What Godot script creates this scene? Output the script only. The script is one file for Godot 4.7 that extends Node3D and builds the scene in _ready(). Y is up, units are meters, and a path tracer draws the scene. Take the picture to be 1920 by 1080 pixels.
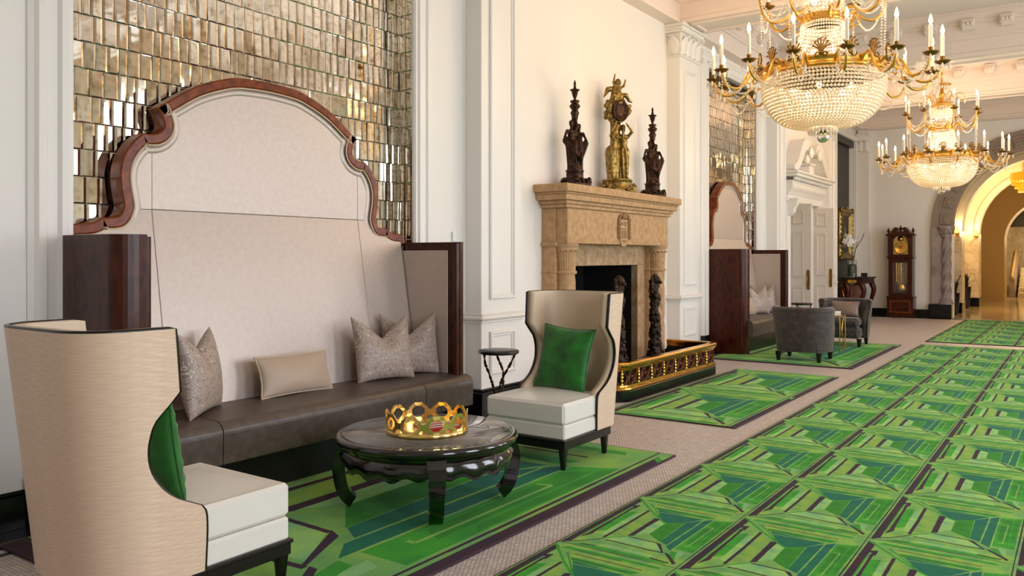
extends Node3D
# A hotel lounge: x runs away from the left wall, y is up, the hall recedes along -z.

# ------------------------------------------------------------------ mesh builder
class MB:
	var st := SurfaceTool.new()
	var grp := 1
	func _init():
		st.begin(Mesh.PRIMITIVE_TRIANGLES)
		st.set_smooth_group(-1)
	func flat():
		st.set_smooth_group(-1)
	func soft():
		grp += 1
		st.set_smooth_group(grp)
	func tri(a, b, c):
		st.add_vertex(a); st.add_vertex(b); st.add_vertex(c)
	func quad(a, b, c, d):
		tri(a, b, c); tri(a, c, d)
	func face(p, n):
		# a convex face whose front looks along n
		var k: Vector3 = (p[2] - p[0]).cross(p[1] - p[0])
		var r = p
		if k.dot(n) < 0.0:
			r = p.duplicate(); r.reverse()
		for i in range(1, r.size() - 1):
			tri(r[0], r[i], r[i + 1])
	func box(lo: Vector3, hi: Vector3, b := 0.0):
		var c := (lo + hi) * 0.5
		var h := (hi - lo).abs() * 0.5
		obox(c, Basis(), h, b)
	func obox(c: Vector3, bs: Basis, h: Vector3, b := 0.0):
		flat()
		b = minf(b, minf(h.x, minf(h.y, h.z)) * 0.98)
		var ax := [bs.x, bs.y, bs.z]
		var hh := [h.x, h.y, h.z]
		for i in 3:
			var j := (i + 1) % 3
			var k := (i + 2) % 3
			for s in [-1.0, 1.0]:
				var pts := []
				for q in [[-1, -1], [-1, 1], [1, 1], [1, -1]]:
					pts.append(c + ax[i] * (s * hh[i]) + ax[j] * (q[0] * (hh[j] - b)) + ax[k] * (q[1] * (hh[k] - b)))
				face(pts, ax[i] * s)
		if b <= 0.0:
			return
		for i in 3:
			var j := (i + 1) % 3
			var k := (i + 2) % 3
			for sj in [-1.0, 1.0]:
				for sk in [-1.0, 1.0]:
					var pts := []
					for q in [[-1, 0], [1, 0], [1, 1], [-1, 1]]:
						var dj: float = hh[j] if q[1] == 0 else hh[j] - b
						var dk: float = hh[k] - b if q[1] == 0 else hh[k]
						pts.append(c + ax[i] * (q[0] * (hh[i] - b)) + ax[j] * (sj * dj) + ax[k] * (sk * dk))
					face(pts, ax[j] * sj + ax[k] * sk)
		for sx in [-1.0, 1.0]:
			for sy in [-1.0, 1.0]:
				for sz in [-1.0, 1.0]:
					var s := [sx, sy, sz]
					var pts := []
					for i in 3:
						var p := c
						for j in 3:
							p += ax[j] * (s[j] * (hh[j] if i == j else hh[j] - b))
						pts.append(p)
					face(pts, ax[0] * sx + ax[1] * sy + ax[2] * sz)
	func grid(rows, flip := false, wrap := false):
		# rows: array of arrays of points; smooth
		soft()
		for i in rows.size() - 1:
			var a = rows[i]
			var b = rows[i + 1]
			var n: int = a.size()
			for j in (n if wrap else n - 1):
				var k := (j + 1) % n
				if flip:
					quad(a[j], a[k], b[k], b[j])
				else:
					quad(a[j], b[j], b[k], a[k])
	func uvgrid(rows, uvs, flip := false):
		soft()
		for i in rows.size() - 1:
			for j in rows[i].size() - 1:
				var q := [[i, j], [i + 1, j], [i + 1, j + 1], [i, j], [i + 1, j + 1], [i, j + 1]]
				if flip:
					q.reverse()
				for e in q:
					st.set_uv(uvs[e[0]][e[1]])
					st.add_vertex(rows[e[0]][e[1]])
	func lathe(pr, at := Vector3.ZERO, segs := 24, bs := Basis(), hard := false):
		# pr: Vector2(radius, height) from bottom to top
		var rows := []
		for p in pr:
			var r := []
			for i in segs:
				var a := TAU * i / segs
				r.append(at + bs * Vector3(cos(a) * p.x, p.y, sin(a) * p.x))
			rows.append(r)
		if hard:
			for i in rows.size() - 1:
				grid([rows[i], rows[i + 1]], false, true)
		else:
			grid(rows, false, true)
		flat()
		var f: Vector2 = pr[0]
		var l: Vector2 = pr[pr.size() - 1]
		if f.x > 0.0005:
			face(rows[0], -bs.y)
		if l.x > 0.0005:
			face(rows[rows.size() - 1], bs.y)
	func tube(pts, rad, sides := 8, closed := false, caps := true):
		var rows := []
		var n: int = pts.size()
		var up := Vector3.UP
		var t0: Vector3 = (pts[1] - pts[0]).normalized()
		if absf(t0.dot(up)) > 0.9:
			up = Vector3.RIGHT
		var side := t0.cross(up).normalized()
		for i in n:
			var t: Vector3
			if closed:
				t = (pts[(i + 1) % n] - pts[(i + n - 1) % n]).normalized()
			else:
				t = (pts[mini(i + 1, n - 1)] - pts[maxi(i - 1, 0)]).normalized()
			side = (side - t * side.dot(t)).normalized()
			var v := side.cross(t)
			var r: float = rad[i] if rad is Array else rad
			var row := []
			for j in sides:
				var a := TAU * j / sides
				row.append(pts[i] + side * (cos(a) * r) + v * (sin(a) * r))
			rows.append(row)
		if closed:
			rows.append(rows[0])
		grid(rows, true, true)
		if caps and not closed:
			flat()
			face(rows[0], pts[0] - pts[1])
			face(rows[n - 1], pts[n - 1] - pts[n - 2])
	func prism(poly, o: Vector3, ax: Vector3, ay: Vector3, d0: Vector3, d1: Vector3, b := 0.0, smooth := false, dome := 0.0):
		# polygon (Vector2 list) in the plane o,ax,ay swept from d0 to d1 (vectors); front edge at d1 chamfered by b
		var n: int = poly.size()
		var nn := (d1 - d0).normalized()
		var area := 0.0
		for i in n:
			area += poly[i].cross(poly[(i + 1) % n])
		var sg := 1.0 if area > 0.0 else -1.0
		var inn := []
		for i in n:
			var e0: Vector2 = (poly[i] - poly[(i + n - 1) % n]).normalized()
			var e1: Vector2 = (poly[(i + 1) % n] - poly[i]).normalized()
			var m := Vector2(-(e0.y + e1.y), e0.x + e1.x) * sg
			m = m.normalized() if m.length() > 0.001 else Vector2(-e0.y, e0.x) * sg
			inn.append(poly[i] + m * b)
		if b > 0.0 and Geometry2D.triangulate_polygon(PackedVector2Array(inn)).is_empty():
			inn = poly.duplicate()      # too slender for a chamfer
		var back := []
		var mid := []
		var front := []
		for i in n:
			back.append(o + ax * poly[i].x + ay * poly[i].y + d0)
			mid.append(o + ax * poly[i].x + ay * poly[i].y + d1 - nn * b)
			front.append(o + ax * inn[i].x + ay * inn[i].y + d1)
		if smooth:
			soft()
		else:
			flat()
		for i in n:
			var k := (i + 1) % n
			var e: Vector2 = (poly[k] - poly[i]) * sg
			var out := ax * e.y - ay * e.x
			face([back[i], back[k], mid[k], mid[i]], out)
		if b > 0.0:
			flat()
			for i in n:
				var k := (i + 1) % n
				var e: Vector2 = (poly[k] - poly[i]) * sg
				face([mid[i], mid[k], front[k], front[i]], ax * e.y - ay * e.x + nn * e.length())
		flat()
		var tr := Geometry2D.triangulate_polygon(PackedVector2Array(inn))
		for i in range(0, tr.size(), 3):
			face([front[tr[i]], front[tr[i + 1]], front[tr[i + 2]]], nn)
		tr = Geometry2D.triangulate_polygon(PackedVector2Array(poly))
		for i in range(0, tr.size(), 3):
			face([back[tr[i]], back[tr[i + 1]], back[tr[i + 2]]], -nn)
	func sphere(c: Vector3, r: Vector3, seg := 10, rg := 7, bs := Basis()):
		var rows := []
		for i in rg + 1:
			var t := PI * i / rg
			var row := []
			for j in seg:
				var a := TAU * j / seg
				row.append(c + bs * Vector3(sin(t) * cos(a) * r.x, -cos(t) * r.y, sin(t) * sin(a) * r.z))
			rows.append(row)
		grid(rows, false, true)
	func done() -> ArrayMesh:
		st.generate_normals()
		st.index()
		return st.commit()

# ------------------------------------------------------------------ scene helpers
var M := {}
var used := {}

func W(x, y, d) -> Vector3:
	return Vector3(x, y, -d)

func numbered(called: String) -> String:
	var n: int = used.get(called, 0)
	used[called] = n + 1
	return called if n == 0 else "%s_%03d" % [called, n]

func tag(o, label: String, category: String, group := ""):
	o.set_meta("label", label)
	o.set_meta("category", category)
	if group:
		o.set_meta("group", group)
	return o

func thing(called: String, label: String, category: String, at := Vector3.ZERO, turn := 0.0, group := "") -> Node3D:
	var o := Node3D.new()
	o.name = numbered(called)
	add_child(o, true)
	o.position = at
	o.rotation.y = turn
	return tag(o, label, category, group)

func part(parent, called: String, mesh, mat, label := "") -> MeshInstance3D:
	var o := MeshInstance3D.new()
	o.name = called
	o.mesh = mesh.done() if mesh is MB else mesh
	o.material_override = mat
	parent.add_child(o, true)
	if label:
		o.set_meta("label", label)
	return o

func single(called: String, mesh, mat, label: String, category: String, at := Vector3.ZERO, turn := 0.0, group := "") -> MeshInstance3D:
	var o := part(self, numbered(called), mesh, mat)
	o.position = at
	o.rotation.y = turn
	return tag(o, label, category, group)

func struct(called: String, mesh = null, mat = null):
	var o
	if mesh == null:
		o = Node3D.new()
		o.name = called
		add_child(o, true)
	else:
		o = part(self, called, mesh, mat)
	o.set_meta("kind", "structure")
	return o

func stuff(parent, called: String, mesh, mat, xf: Array, label := "") -> MultiMeshInstance3D:
	var mm := MultiMesh.new()
	mm.transform_format = MultiMesh.TRANSFORM_3D
	mm.mesh = mesh.done() if mesh is MB else mesh
	mm.instance_count = xf.size()
	for i in xf.size():
		mm.set_instance_transform(i, xf[i])
	var o := MultiMeshInstance3D.new()
	o.name = called
	o.multimesh = mm
	o.material_override = mat
	o.set_meta("kind", "stuff")
	if label:
		o.set_meta("label", label)
	parent.add_child(o, true)
	return o

func curve(pts, per := 6) -> Array:
	# Catmull-Rom through points (Vector2 or Vector3)
	var out := []
	var n: int = pts.size()
	for i in n - 1:
		var a = pts[maxi(i - 1, 0)]
		var b = pts[i]
		var c = pts[i + 1]
		var d = pts[mini(i + 2, n - 1)]
		for k in per:
			var t := float(k) / per
			out.append(0.5 * ((2.0 * b) + (c - a) * t + (2.0 * a - 5.0 * b + 4.0 * c - d) * t * t + (3.0 * b - a - 3.0 * c + d) * t * t * t))
	out.append(pts[n - 1])
	return out

func v2(a) -> Array:
	var r := []
	for i in range(0, a.size(), 2):
		r.append(Vector2(a[i], a[i + 1]))
	return r

# ------------------------------------------------------------------ textures
func noise_tex(freq: float, ramp: Array, size := 512, oct := 4, sd := 1, kind := FastNoiseLite.TYPE_SIMPLEX_SMOOTH, stretch := Vector2.ONE) -> ImageTexture:
	# ramp: [pos, Color, ...]; a seamless noise picture coloured by the ramp
	var f := FastNoiseLite.new()
	f.seed = sd
	f.noise_type = kind
	f.frequency = freq
	f.fractal_octaves = oct
	var im := f.get_seamless_image(size, size, false, false, 0.15)
	var g := Gradient.new()
	var offs := PackedFloat32Array()
	var cols := PackedColorArray()
	for i in range(0, ramp.size(), 2):
		offs.append(ramp[i]); cols.append(ramp[i + 1])
	g.offsets = offs
	g.colors = cols
	var lut := []
	for i in 256:
		lut.append(g.sample(i / 255.0))
	var src := im.get_data()
	var dst := PackedByteArray()
	dst.resize(size * size * 3)
	for i in src.size():
		var c: Color = lut[src[i]]
		dst[i * 3] = int(c.r * 255.0)
		dst[i * 3 + 1] = int(c.g * 255.0)
		dst[i * 3 + 2] = int(c.b * 255.0)
	return ImageTexture.create_from_image(Image.create_from_data(size, size, false, Image.FORMAT_RGB8, dst))

func mat(called: String, col: Color, rough := 0.6, metal := 0.0, spec := 0.5) -> StandardMaterial3D:
	var m := StandardMaterial3D.new()
	m.resource_name = called
	m.albedo_color = col
	m.roughness = rough
	m.metallic = metal
	m.metallic_specular = spec
	M[called] = m
	return m

func textured(m: StandardMaterial3D, tex: Texture2D, scale: Vector3, world := false):
	m.albedo_texture = tex
	m.albedo_color = Color.WHITE
	m.uv1_triplanar = true
	m.uv1_world_triplanar = world
	m.uv1_scale = scale
	return m

func relief(m: StandardMaterial3D, tex: Texture2D, cm: float):
	m.heightmap_enabled = true
	m.heightmap_texture = tex
	m.heightmap_scale = cm
	return m

func fill_poly(im: Image, pts, col: Color):
	# pts in cell units (u right, v away from the viewer)
	var w := im.get_width()
	var h := im.get_height()
	var p := []
	var y0 := 1e9
	var y1 := -1e9
	for q in pts:
		var a := Vector2(q.x * w, (1.0 - q.y) * h)
		p.append(a)
		y0 = minf(y0, a.y); y1 = maxf(y1, a.y)
	for y in range(maxi(0, int(y0)), mini(h, int(y1) + 1)):
		var xs := []
		var fy := y + 0.5
		for i in p.size():
			var a: Vector2 = p[i]
			var b: Vector2 = p[(i + 1) % p.size()]
			if (a.y <= fy) != (b.y <= fy):
				xs.append(a.x + (fy - a.y) / (b.y - a.y) * (b.x - a.x))
		xs.sort()
		for i in range(0, xs.size() - 1, 2):
			var x0 := maxi(0, int(round(xs[i])))
			var x1 := mini(w, int(round(xs[i + 1])))
			if x1 > x0:
				im.fill_rect(Rect2i(x0, y, x1 - x0, 1), col)

func stroke(im: Image, pts, wd: float, col: Color):
	# a line of width wd (in cell widths), steps kept in proportion to a 0.585 x 0.875 m cell
	var k := 0.585 / 0.875
	for i in pts.size() - 1:
		var a: Vector2 = pts[i]
		var b: Vector2 = pts[i + 1]
		var d := Vector2(b.x - a.x, (b.y - a.y) / k).normalized()
		var n := Vector2(-d.y, d.x * k) * wd * 0.5
		fill_poly(im, [a + n, b + n, b - n, a - n], col)

func rug_image() -> ImageTexture:
	var w := 720
	var h := 1080
	var im := Image.create_empty(w, h, false, Image.FORMAT_RGB8)
	var light := Color8(126, 178, 86)
	var pale := Color8(144, 198, 116)
	var yel := Color8(138, 180, 74)
	var bright := Color8(58, 156, 42)
	var mid := Color8(50, 138, 28)
	var teal := Color8(26, 112, 82)
	var plum := Color8(62, 38, 50)
	im.fill(light)
	# left gable: bands parallel to the left edge
	fill_poly(im, v2([0, 0, 0, 1, .52, .59, .41, .285]), light)
	fill_poly(im, v2([.10, .26, .105, .66, .19, .69, .2, .3, .14, .255]), bright)
	fill_poly(im, v2([.2, .24, .2, .62, .245, .7, .255, .22]), pale)
	fill_poly(im, v2([.29, .22, .29, .72, .38, .66, .39, .28]), yel)
	fill_poly(im, v2([.44, .32, .44, .645, .523, .59, .527, .385]), pale)
	stroke(im, v2([-.005, -.02, .002, .5, -.004, 1.02]), .022, plum)
	fill_poly(im, v2([.012, 0, .024, .0, .024, 1, .012, 1]), light)
	fill_poly(im, v2([.026, -.01, .085, .04, .08, .5, .085, .93, .026, .965]), plum)
	fill_poly(im, v2([.07, .80, .135, .82, .135, .735, .105, .75, .105, .77, .07, .775]), plum)
	fill_poly(im, v2([.098, .76, .121, .76, .126, .5, .136, .26, .146, .205, .092, .115, .104, .21, .105, .5]), plum)
	stroke(im, v2([.088, .16, .086, .74]), .012, bright)
	stroke(im, v2([.26, .19, .266, .45, .262, .755]), .026, plum)
	fill_poly(im, v2([.400, .285, .444, .305, .440, .5, .446, .655, .394, .64, .398, .47]), plum)
	# centre and right gable
	fill_poly(im, v2([.525, .588, .655, .668, .672, .298, .53, .375]), mid)
	fill_poly(im, v2([.662, .67, .756, .76, .748, .275, .675, .3]), teal)
	fill_poly(im, v2([.77, .765, .828, .806, .822, .205, .758, .25]), teal)
	fill_poly(im, v2([.84, .80, .99, .84, .985, .24, .835, .24]), bright)
	fill_poly(im, v2([.86, .76, .93, .79, .93, .34, .86, .36]), mid)
	fill_poly(im, v2([.945, .8, .985, .82, .975, .4, .945, .42]), mid)
	stroke(im, v2([.86, .66, .906, .67, .9, .31, .872, .31]), .012, light)
	fill_poly(im, v2([.886, .225, .935, .216, .942, .117, .895, .135]), pale)
	fill_poly(im, v2([.83, .2, .88, .2, .93, .09, .86, .13]), bright)
	# bottom hip: bands parallel to the near edge
	fill_poly(im, v2([.12, .012, .92, .012, .86, .048, .2, .05]), bright)
	fill_poly(im, v2([.3, .07, .8, .065, .74, .10, .36, .1]), pale)
	fill_poly(im, v2([.28, .17, .42, .27, .66, .265, .78, .172]), pale)
	stroke(im, v2([-.01, 0, .5, .004, 1.01, 0]), .016, plum)
	stroke(im, v2([.03, .012, .152, .07, .271, .175]), .014, plum)
	stroke(im, v2([.271, .178, .415, .284]), .012, bright)
	stroke(im, v2([.42, .276, .664, .272]), .016, plum)
	fill_poly(im, v2([.655, .28, .705, .268, .80, .156, .785, .158]), plum)
	stroke(im, v2([.30, .161, .368, .165, .671, .152, .8, .158]), .017, plum)
	stroke(im, v2([.76, .057, .92, .04]), .02, plum)
	fill_poly(im, v2([.802, .165, .83, .165, .966, .06, .954, .034]), plum)
	stroke(im, v2([.178, .039, .30, .052]), .014, plum)
	# top hip: bands parallel to the far edge
	fill_poly(im, v2([.10, .93, .92, .94, .9, .965, .13, .965]), bright)
	fill_poly(im, v2([.24, .86, .84, .86, .82, .915, .2, .91]), yel)
	fill_poly(im, v2([.3, .80, .78, .80, .83, .845, .27, .84]), bright)
	fill_poly(im, v2([.317, .80, .76, .785, .653, .667, .523, .591, .419, .68]), teal)
	stroke(im, v2([.345, .765, .80, .79]), .012, light)
	stroke(im, v2([.25, .886, .82, .882]), .012, plum)
	stroke(im, v2([.20, .935, .62, .93]), .010, plum)
	stroke(im, v2([.28, .825, .74, .815]), .009, plum)
	stroke(im, v2([.03, .955, .266, .769, .523, .591]), .022, bright)
	stroke(im, v2([.20, .88, .30, .79, .42, .675]), .012, mid)
	# tufts and the dyer's wash
	var f := FastNoiseLite.new()
	f.seed = 5
	f.frequency = 0.006
	f.fractal_octaves = 3
	var wash := f.get_seamless_image(w, h, false, false, 0.1).get_data()
	f.seed = 9
	f.frequency = 0.35
	f.fractal_octaves = 2
	var tuft := f.get_seamless_image(w, h, false, false, 0.1).get_data()
	var d := im.get_data()
	for i in w * h:
		var k := 0.80 + wash[i] / 255.0 * 0.4
		var t := 0.84 + tuft[i] / 255.0 * 0.32
		d[i * 3] = clampi(int(d[i * 3] * k * t), 0, 255)
		d[i * 3 + 1] = clampi(int(d[i * 3 + 1] * (0.5 + 0.5 * k) * t), 0, 255)
		d[i * 3 + 2] = clampi(int(d[i * 3 + 2] * (1.5 - 0.5 * k) * t), 0, 255)
	return ImageTexture.create_from_image(Image.create_from_data(w, h, false, Image.FORMAT_RGB8, d))

func hex_image() -> ImageTexture:
	# 10 x 12 little hexagonal tiles
	var w := 500
	var h := 520
	var d := PackedByteArray()
	d.resize(w * h * 3)
	var rg := RandomNumberGenerator.new()
	rg.seed = 3
	var tone := []
	for i in 12 * 10:
		tone.append(rg.randf_range(0.92, 1.05))
	for y in h:
		for x in w:
			var best := 1e9
			var second := 1e9
			var who := 0
			var r0 := int(y / 43.333)
			for r in [r0, r0 + 1]:
				var off := 25.0 if (r % 2) == 1 else 0.0
				var c0 := int(floor((x - off) / 50.0))
				for c in [c0, c0 + 1]:
					var dx: float = x - (c * 50.0 + off)
					var dy: float = y - r * 43.333
					var q := dx * dx + dy * dy
					if q < best:
						second = best
						best = q
						who = (r % 12) * 10 + posmod(c, 10)
					elif q < second:
						second = q
			var gap := sqrt(second) - sqrt(best)
			var i := (y * w + x) * 3
			var k: float = tone[who]
			if gap < 7.0:
				d[i] = 112; d[i + 1] = 98; d[i + 2] = 90
			else:
				d[i] = int(216 * k); d[i + 1] = int(204 * k); d[i + 2] = int(197 * k)
	return ImageTexture.create_from_image(Image.create_from_data(w, h, false, Image.FORMAT_RGB8, d))

func damask_image(a: Color, b: Color) -> ImageTexture:
	# mirrored leafy scrolls, made from folded ripples
	var s := 512
	var d := PackedByteArray()
	d.resize(s * s * 3)
	for y in s:
		for x in s:
			var u := absf(x / 512.0 - 0.5) * 2.0
			var v := y / 512.0
			var q := sin(u * 9.0 + 2.2 * sin(v * 12.566 + u * 5.0)) + sin(v * 18.85 + 2.6 * sin(u * 9.0)) + 0.8 * sin((u + v) * 21.0 + 2.0 * sin((u - v) * 14.0))
			var t := 0.25 * smoothstep(-0.1, 0.25, absf(q) - 0.75) + 0.75 * smoothstep(.2, .05, absf(absf(q) - .85))
			var c := a.lerp(b, t)
			var i := (y * s + x) * 3
			d[i] = int(c.r * 255); d[i + 1] = int(c.g * 255); d[i + 2] = int(c.b * 255)
	return ImageTexture.create_from_image(Image.create_from_data(s, s, false, Image.FORMAT_RGB8, d))

func make_materials():
	var bumps := noise_tex(0.05, [0.0, Color.BLACK, 1.0, Color.WHITE], 256, 4, 21)
	var fine := noise_tex(0.25, [0.0, Color.BLACK, 1.0, Color.WHITE], 256, 2, 22)
	mat("white_paint", Color(.92, .90, .875), 0.55)
	mat("trim_paint", Color(.92, .90, .875), 0.4)
	mat("ceiling_paint", Color(.915, .85, .80), 0.5)
	mat("base_black", Color(.035, .035, .042), 0.22)
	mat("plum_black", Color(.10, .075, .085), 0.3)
	mat("grey_panel", Color(.26, .235, .215), 0.6)
	var walnut := noise_tex(0.012, [0.0, Color(.15, .055, .025), .4, Color(.23, .09, .04), .62, Color(.30, .125, .055), 1.0, Color(.19, .072, .03)], 512, 5, 31)
	var w = textured(mat("walnut", Color.WHITE, 0.3, 0.0, 0.3), walnut, Vector3(2.6, .9, 2.6))
	w.clearcoat_enabled = true; w.clearcoat = 0.2; w.clearcoat_roughness = 0.12
	var cherry := noise_tex(0.012, [0.0, Color(.34, .145, .05), .5, Color(.48, .22, .08), 1.0, Color(.58, .29, .11)], 512, 5, 33)
	w = textured(mat("cherry", Color.WHITE, 0.32, 0.0, 0.3), cherry, Vector3(2.2, 2.2, 2.2))
	w.clearcoat_enabled = true; w.clearcoat = 0.2; w.clearcoat_roughness = 0.2
	mat("espresso", Color(.065, .035, .03), 0.3)
	var cloth := noise_tex(0.03, [0.0, Color(.745, .682, .637), .5, Color(.765, .705, .66), 1.0, Color(.785, .728, .683)], 512, 5, 35)
	var m = textured(mat("pearl_upholstery", Color.WHITE, 0.4, 0.3, 0.6), cloth, Vector3(1.3, 1.3, 1.3))
	relief(m, fine, 0.012)
	var lea := noise_tex(0.02, [0.0, Color(.27, .22, .19), .5, Color(.33, .28, .245), 1.0, Color(.39, .335, .295)], 512, 4, 36)
	m = textured(mat("brown_leather", Color.WHITE, 0.36), lea, Vector3(1.2, 1.2, 1.2))
	var strie := noise_tex(0.02, [0.0, Color(.82, .685, .57), .45, Color(.88, .76, .65), 1.0, Color(.93, .83, .73)], 512, 5, 37)
	m = textured(mat("strie_fabric", Color.WHITE, 0.5), strie, Vector3(1.2, 20.0, 1.2))
	m.rim_enabled = true; m.rim = 0.3; m.rim_tint = 0.6
	m = mat("cream_fabric", Color(.87, .78, .68), 0.5)
	m = mat("cream_vinyl", Color(.915, .89, .85), 0.28)
	var vel := noise_tex(0.014, [0.0, Color(.01, .25, .005), .5, Color(.02, .40, .01), 1.0, Color(.08, .52, .03)], 256, 3, 38)
	m = textured(mat("green_velvet", Color.WHITE, 0.6), vel, Vector3(1.6, 1.6, 1.6))
	m.rim_enabled = true; m.rim = 0.6; m.rim_tint = 0.8
	var gv := noise_tex(0.02, [0.0, Color(.13, .105, .095), .5, Color(.21, .175, .16), 1.0, Color(.32, .275, .25)], 256, 4, 39)
	m = textured(mat("grey_velvet", Color.WHITE, 0.6), gv, Vector3(2, 2, 2))
	m.rim_enabled = true; m.rim = 0.5; m.rim_tint = 0.5
	m = mat("champagne_velvet", Color(.72, .63, .545), 0.45)
	m.rim_enabled = true; m.rim = 0.8; m.rim_tint = 0.3
	m = mat("satin_piping", Color(.80, .72, .60), 0.4)
	m = mat("damask", Color.WHITE, 0.42)
	m.albedo_texture = damask_image(Color(.60, .52, .475), Color(.86, .82, .76))
	m.uv1_scale = Vector3(1.5, 1.5, 1)
	m.uv1_offset = Vector3(-.25, 0, 0)
	m = mat("pale_satin", Color(.55, .46, .42), 0.35)
	mat("polished_gold", Color(.98, .84, .52), 0.16, 1.0)
	mat("brass", Color(.90, .70, .34), 0.2, 1.0)
	mat("chandelier_gold", Color(.86, .67, .32), 0.28, 1.0)
	mat("dark_gold", Color(.50, .37, .17), 0.35, 1.0)
	m = textured(mat("copper_openwork", Color.WHITE, 0.4, .8), noise_tex(0.04, [0.0, Color(.25, .12, .08), 1.0, Color(.55, .32, .22)], 128, 3, 40), Vector3(6, 6, 6))
	m = textured(mat("dark_bronze", Color.WHITE, 0.36, 0.75), noise_tex(0.02, [0.0, Color(.11, .07, .048), .5, Color(.20, .125, .085), 1.0, Color(.40, .26, .16)], 256, 4, 41), Vector3(4, 4, 4))
	relief(m, bumps, 0.3)
	m = textured(mat("gilt_bronze", Color.WHITE, 0.3, 0.9), noise_tex(0.02, [0.0, Color(.28, .21, .11), .45, Color(.52, .42, .22), 1.0, Color(.76, .65, .40)], 256, 4, 42), Vector3(4, 4, 4))
	relief(m, bumps, 0.3)
	m = textured(mat("old_iron", Color.WHITE, 0.42, 0.6), noise_tex(0.03, [0.0, Color(.12, .09, .075), .55, Color(.24, .175, .14), 1.0, Color(.46, .34, .25)], 256, 4, 43), Vector3(5, 5, 5))
	relief(m, bumps, 0.8)
	m = textured(mat("sandstone", Color.WHITE, 0.75), noise_tex(0.016, [0.0, Color(.645, .50, .35), .5, Color(.72, .575, .415), 1.0, Color(.775, .64, .485)], 512, 5, 44), Vector3(1.4, 1.4, 1.4))
	relief(m, fine, 0.03)
	m = textured(mat("weathered_stone", Color.WHITE, 0.75), noise_tex(0.012, [0.0, Color(.56, .42, .28), .4, Color(.69, .56, .41), .7, Color(.70, .59, .46), 1.0, Color(.80, .72, .60)], 512, 5, 45), Vector3(2.2, 1.4, 1.4))
	mat("shaded_grimy_stone", Color(.60, .455, .315), 0.8)  # sandstone darkened to carry the shade and grime of the crest carving
	mat("soot", Color(.022, .02, .024), 0.75)
	m = mat("black_lacquer", Color(.012, .011, .014), 0.14)
	m.clearcoat_enabled = true; m.clearcoat = 0.8; m.clearcoat_roughness = 0.06
	m = textured(mat("carved_top", Color.WHITE, 0.7, 0.0, 0.2), noise_tex(0.03, [0.0, Color(.04, .03, .028), .5, Color(.09, .07, .06), .62, Color(.20, .165, .14), .7, Color(.06, .05, .045), 1.0, Color(.20, .165, .14)], 512, 3, 46, FastNoiseLite.TYPE_CELLULAR), Vector3(2.4, 2.4, 2.4))
	m = mat("clear_glass", Color(.95, .98, .97, .03), 0.02)
	m.transparency = BaseMaterial3D.TRANSPARENCY_ALPHA
	m = mat("window_glass", Color(.97, .98, 1.0, .06), 0.02)
	m.transparency = BaseMaterial3D.TRANSPARENCY_ALPHA
	for i in 3:
		m = textured(mat("antique_mirror_%d" % i, Color.WHITE, [.03, .05, .08][i], 1.0), noise_tex([.012, .02, .03][i], [0.0, Color(.70, .64, .54), .35, Color(.93, .905, .85), .6, Color(.98, .97, .94), 1.0, Color(.86, .82, .75)], 256, 5, 50 + i), Vector3(2, 2, 2), true)
	mat("mirror_grout", Color(.22, .20, .18), 0.6)
	m = mat("crystal", Color(.96, .94, .90), 0.12, 0.0, 0.7)
	m.backlight_enabled = true
	m.backlight = Color(.9, .85, .76)
	m = mat("crystal_drop", Color(.98, .98, .98, .02), 0.01)
	m.transparency = BaseMaterial3D.TRANSPARENCY_ALPHA
	m.refraction_enabled = true
	m.refraction_scale = 0.05
	mat("candle_wax", Color(.93, .90, .84), 0.45)
	m = mat("bulb_glow", Color(1, .93, .8), 0.3)
	m.emission_enabled = true
	m.emission = Color(1.0, .84, .56)
	m.emission_energy_multiplier = 14.0
	m = mat("amber_glass", Color(.86, .55, .08), 0.3)
	m.emission_enabled = true
	m.emission = Color(1.0, .62, .08)
	m.emission_energy_multiplier = 0.7
	m = textured(mat("hall_marble", Color.WHITE, 0.35), noise_tex(0.008, [0.0, Color(.72, .66, .54), .45, Color(.83, .77, .65), .52, Color(.70, .62, .50), .57, Color(.84, .79, .68), 1.0, Color(.88, .83, .73)], 512, 6, 60), Vector3(.5, .5, .5), true)
	m = textured(mat("grey_marble", Color.WHITE, 0.4), noise_tex(0.01, [0.0, Color(.48, .43, .415), .5, Color(.58, .52, .50), 1.0, Color(.66, .60, .58)], 256, 5, 61), Vector3(.8, .8, .8), true)
	m = textured(mat("marble_floor", Color.WHITE, 0.12), noise_tex(0.006, [0.0, Color(.60, .52, .40), .5, Color(.72, .64, .50), 1.0, Color(.78, .70, .57)], 512, 5, 62), Vector3(.4, .4, .4), true)
	m = mat("vault_plaster", Color(.88, .84, .75), 0.6)
	m = mat("ochre_plaster", Color(.72, .60, .38), 0.6)
	m = mat("carved_stone", Color(.58, .51, .455), 0.7)
	m = mat("hex_tile", Color.WHITE, 0.45)
	m.albedo_texture = hex_image()
	m.uv1_scale = Vector3(1.0 / 0.22, 1.0 / 0.2288, 1)
	m = mat("rug_pile", Color.WHITE, 0.95, 0.0, 0.2)
	m.albedo_texture = rug_image()
	m.rim_enabled = true; m.rim = 0.12; m.rim_tint = 0.4
	mat("rug_binding", Color(.24, .15, .19), 0.9)
	mat("door_paint", Color(.80, .765, .72), 0.4)
	mat("leaf_green", Color(.10, .22, .06), 0.5)
	mat("snake_leaf", Color(.07, .15, .07), 0.45)
	mat("petal_white", Color(.93, .92, .90), 0.5)
	mat("twig_brown", Color(.16, .09, .05), 0.7)
	mat("planter_black", Color(.05, .04, .038), 0.4)
	mat("paper_white", Color(.92, .91, .88), 0.6)
	mat("print_black", Color(.03, .03, .035), 0.35)
	mat("print_red", Color(.70, .10, .08), 0.35)
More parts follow.
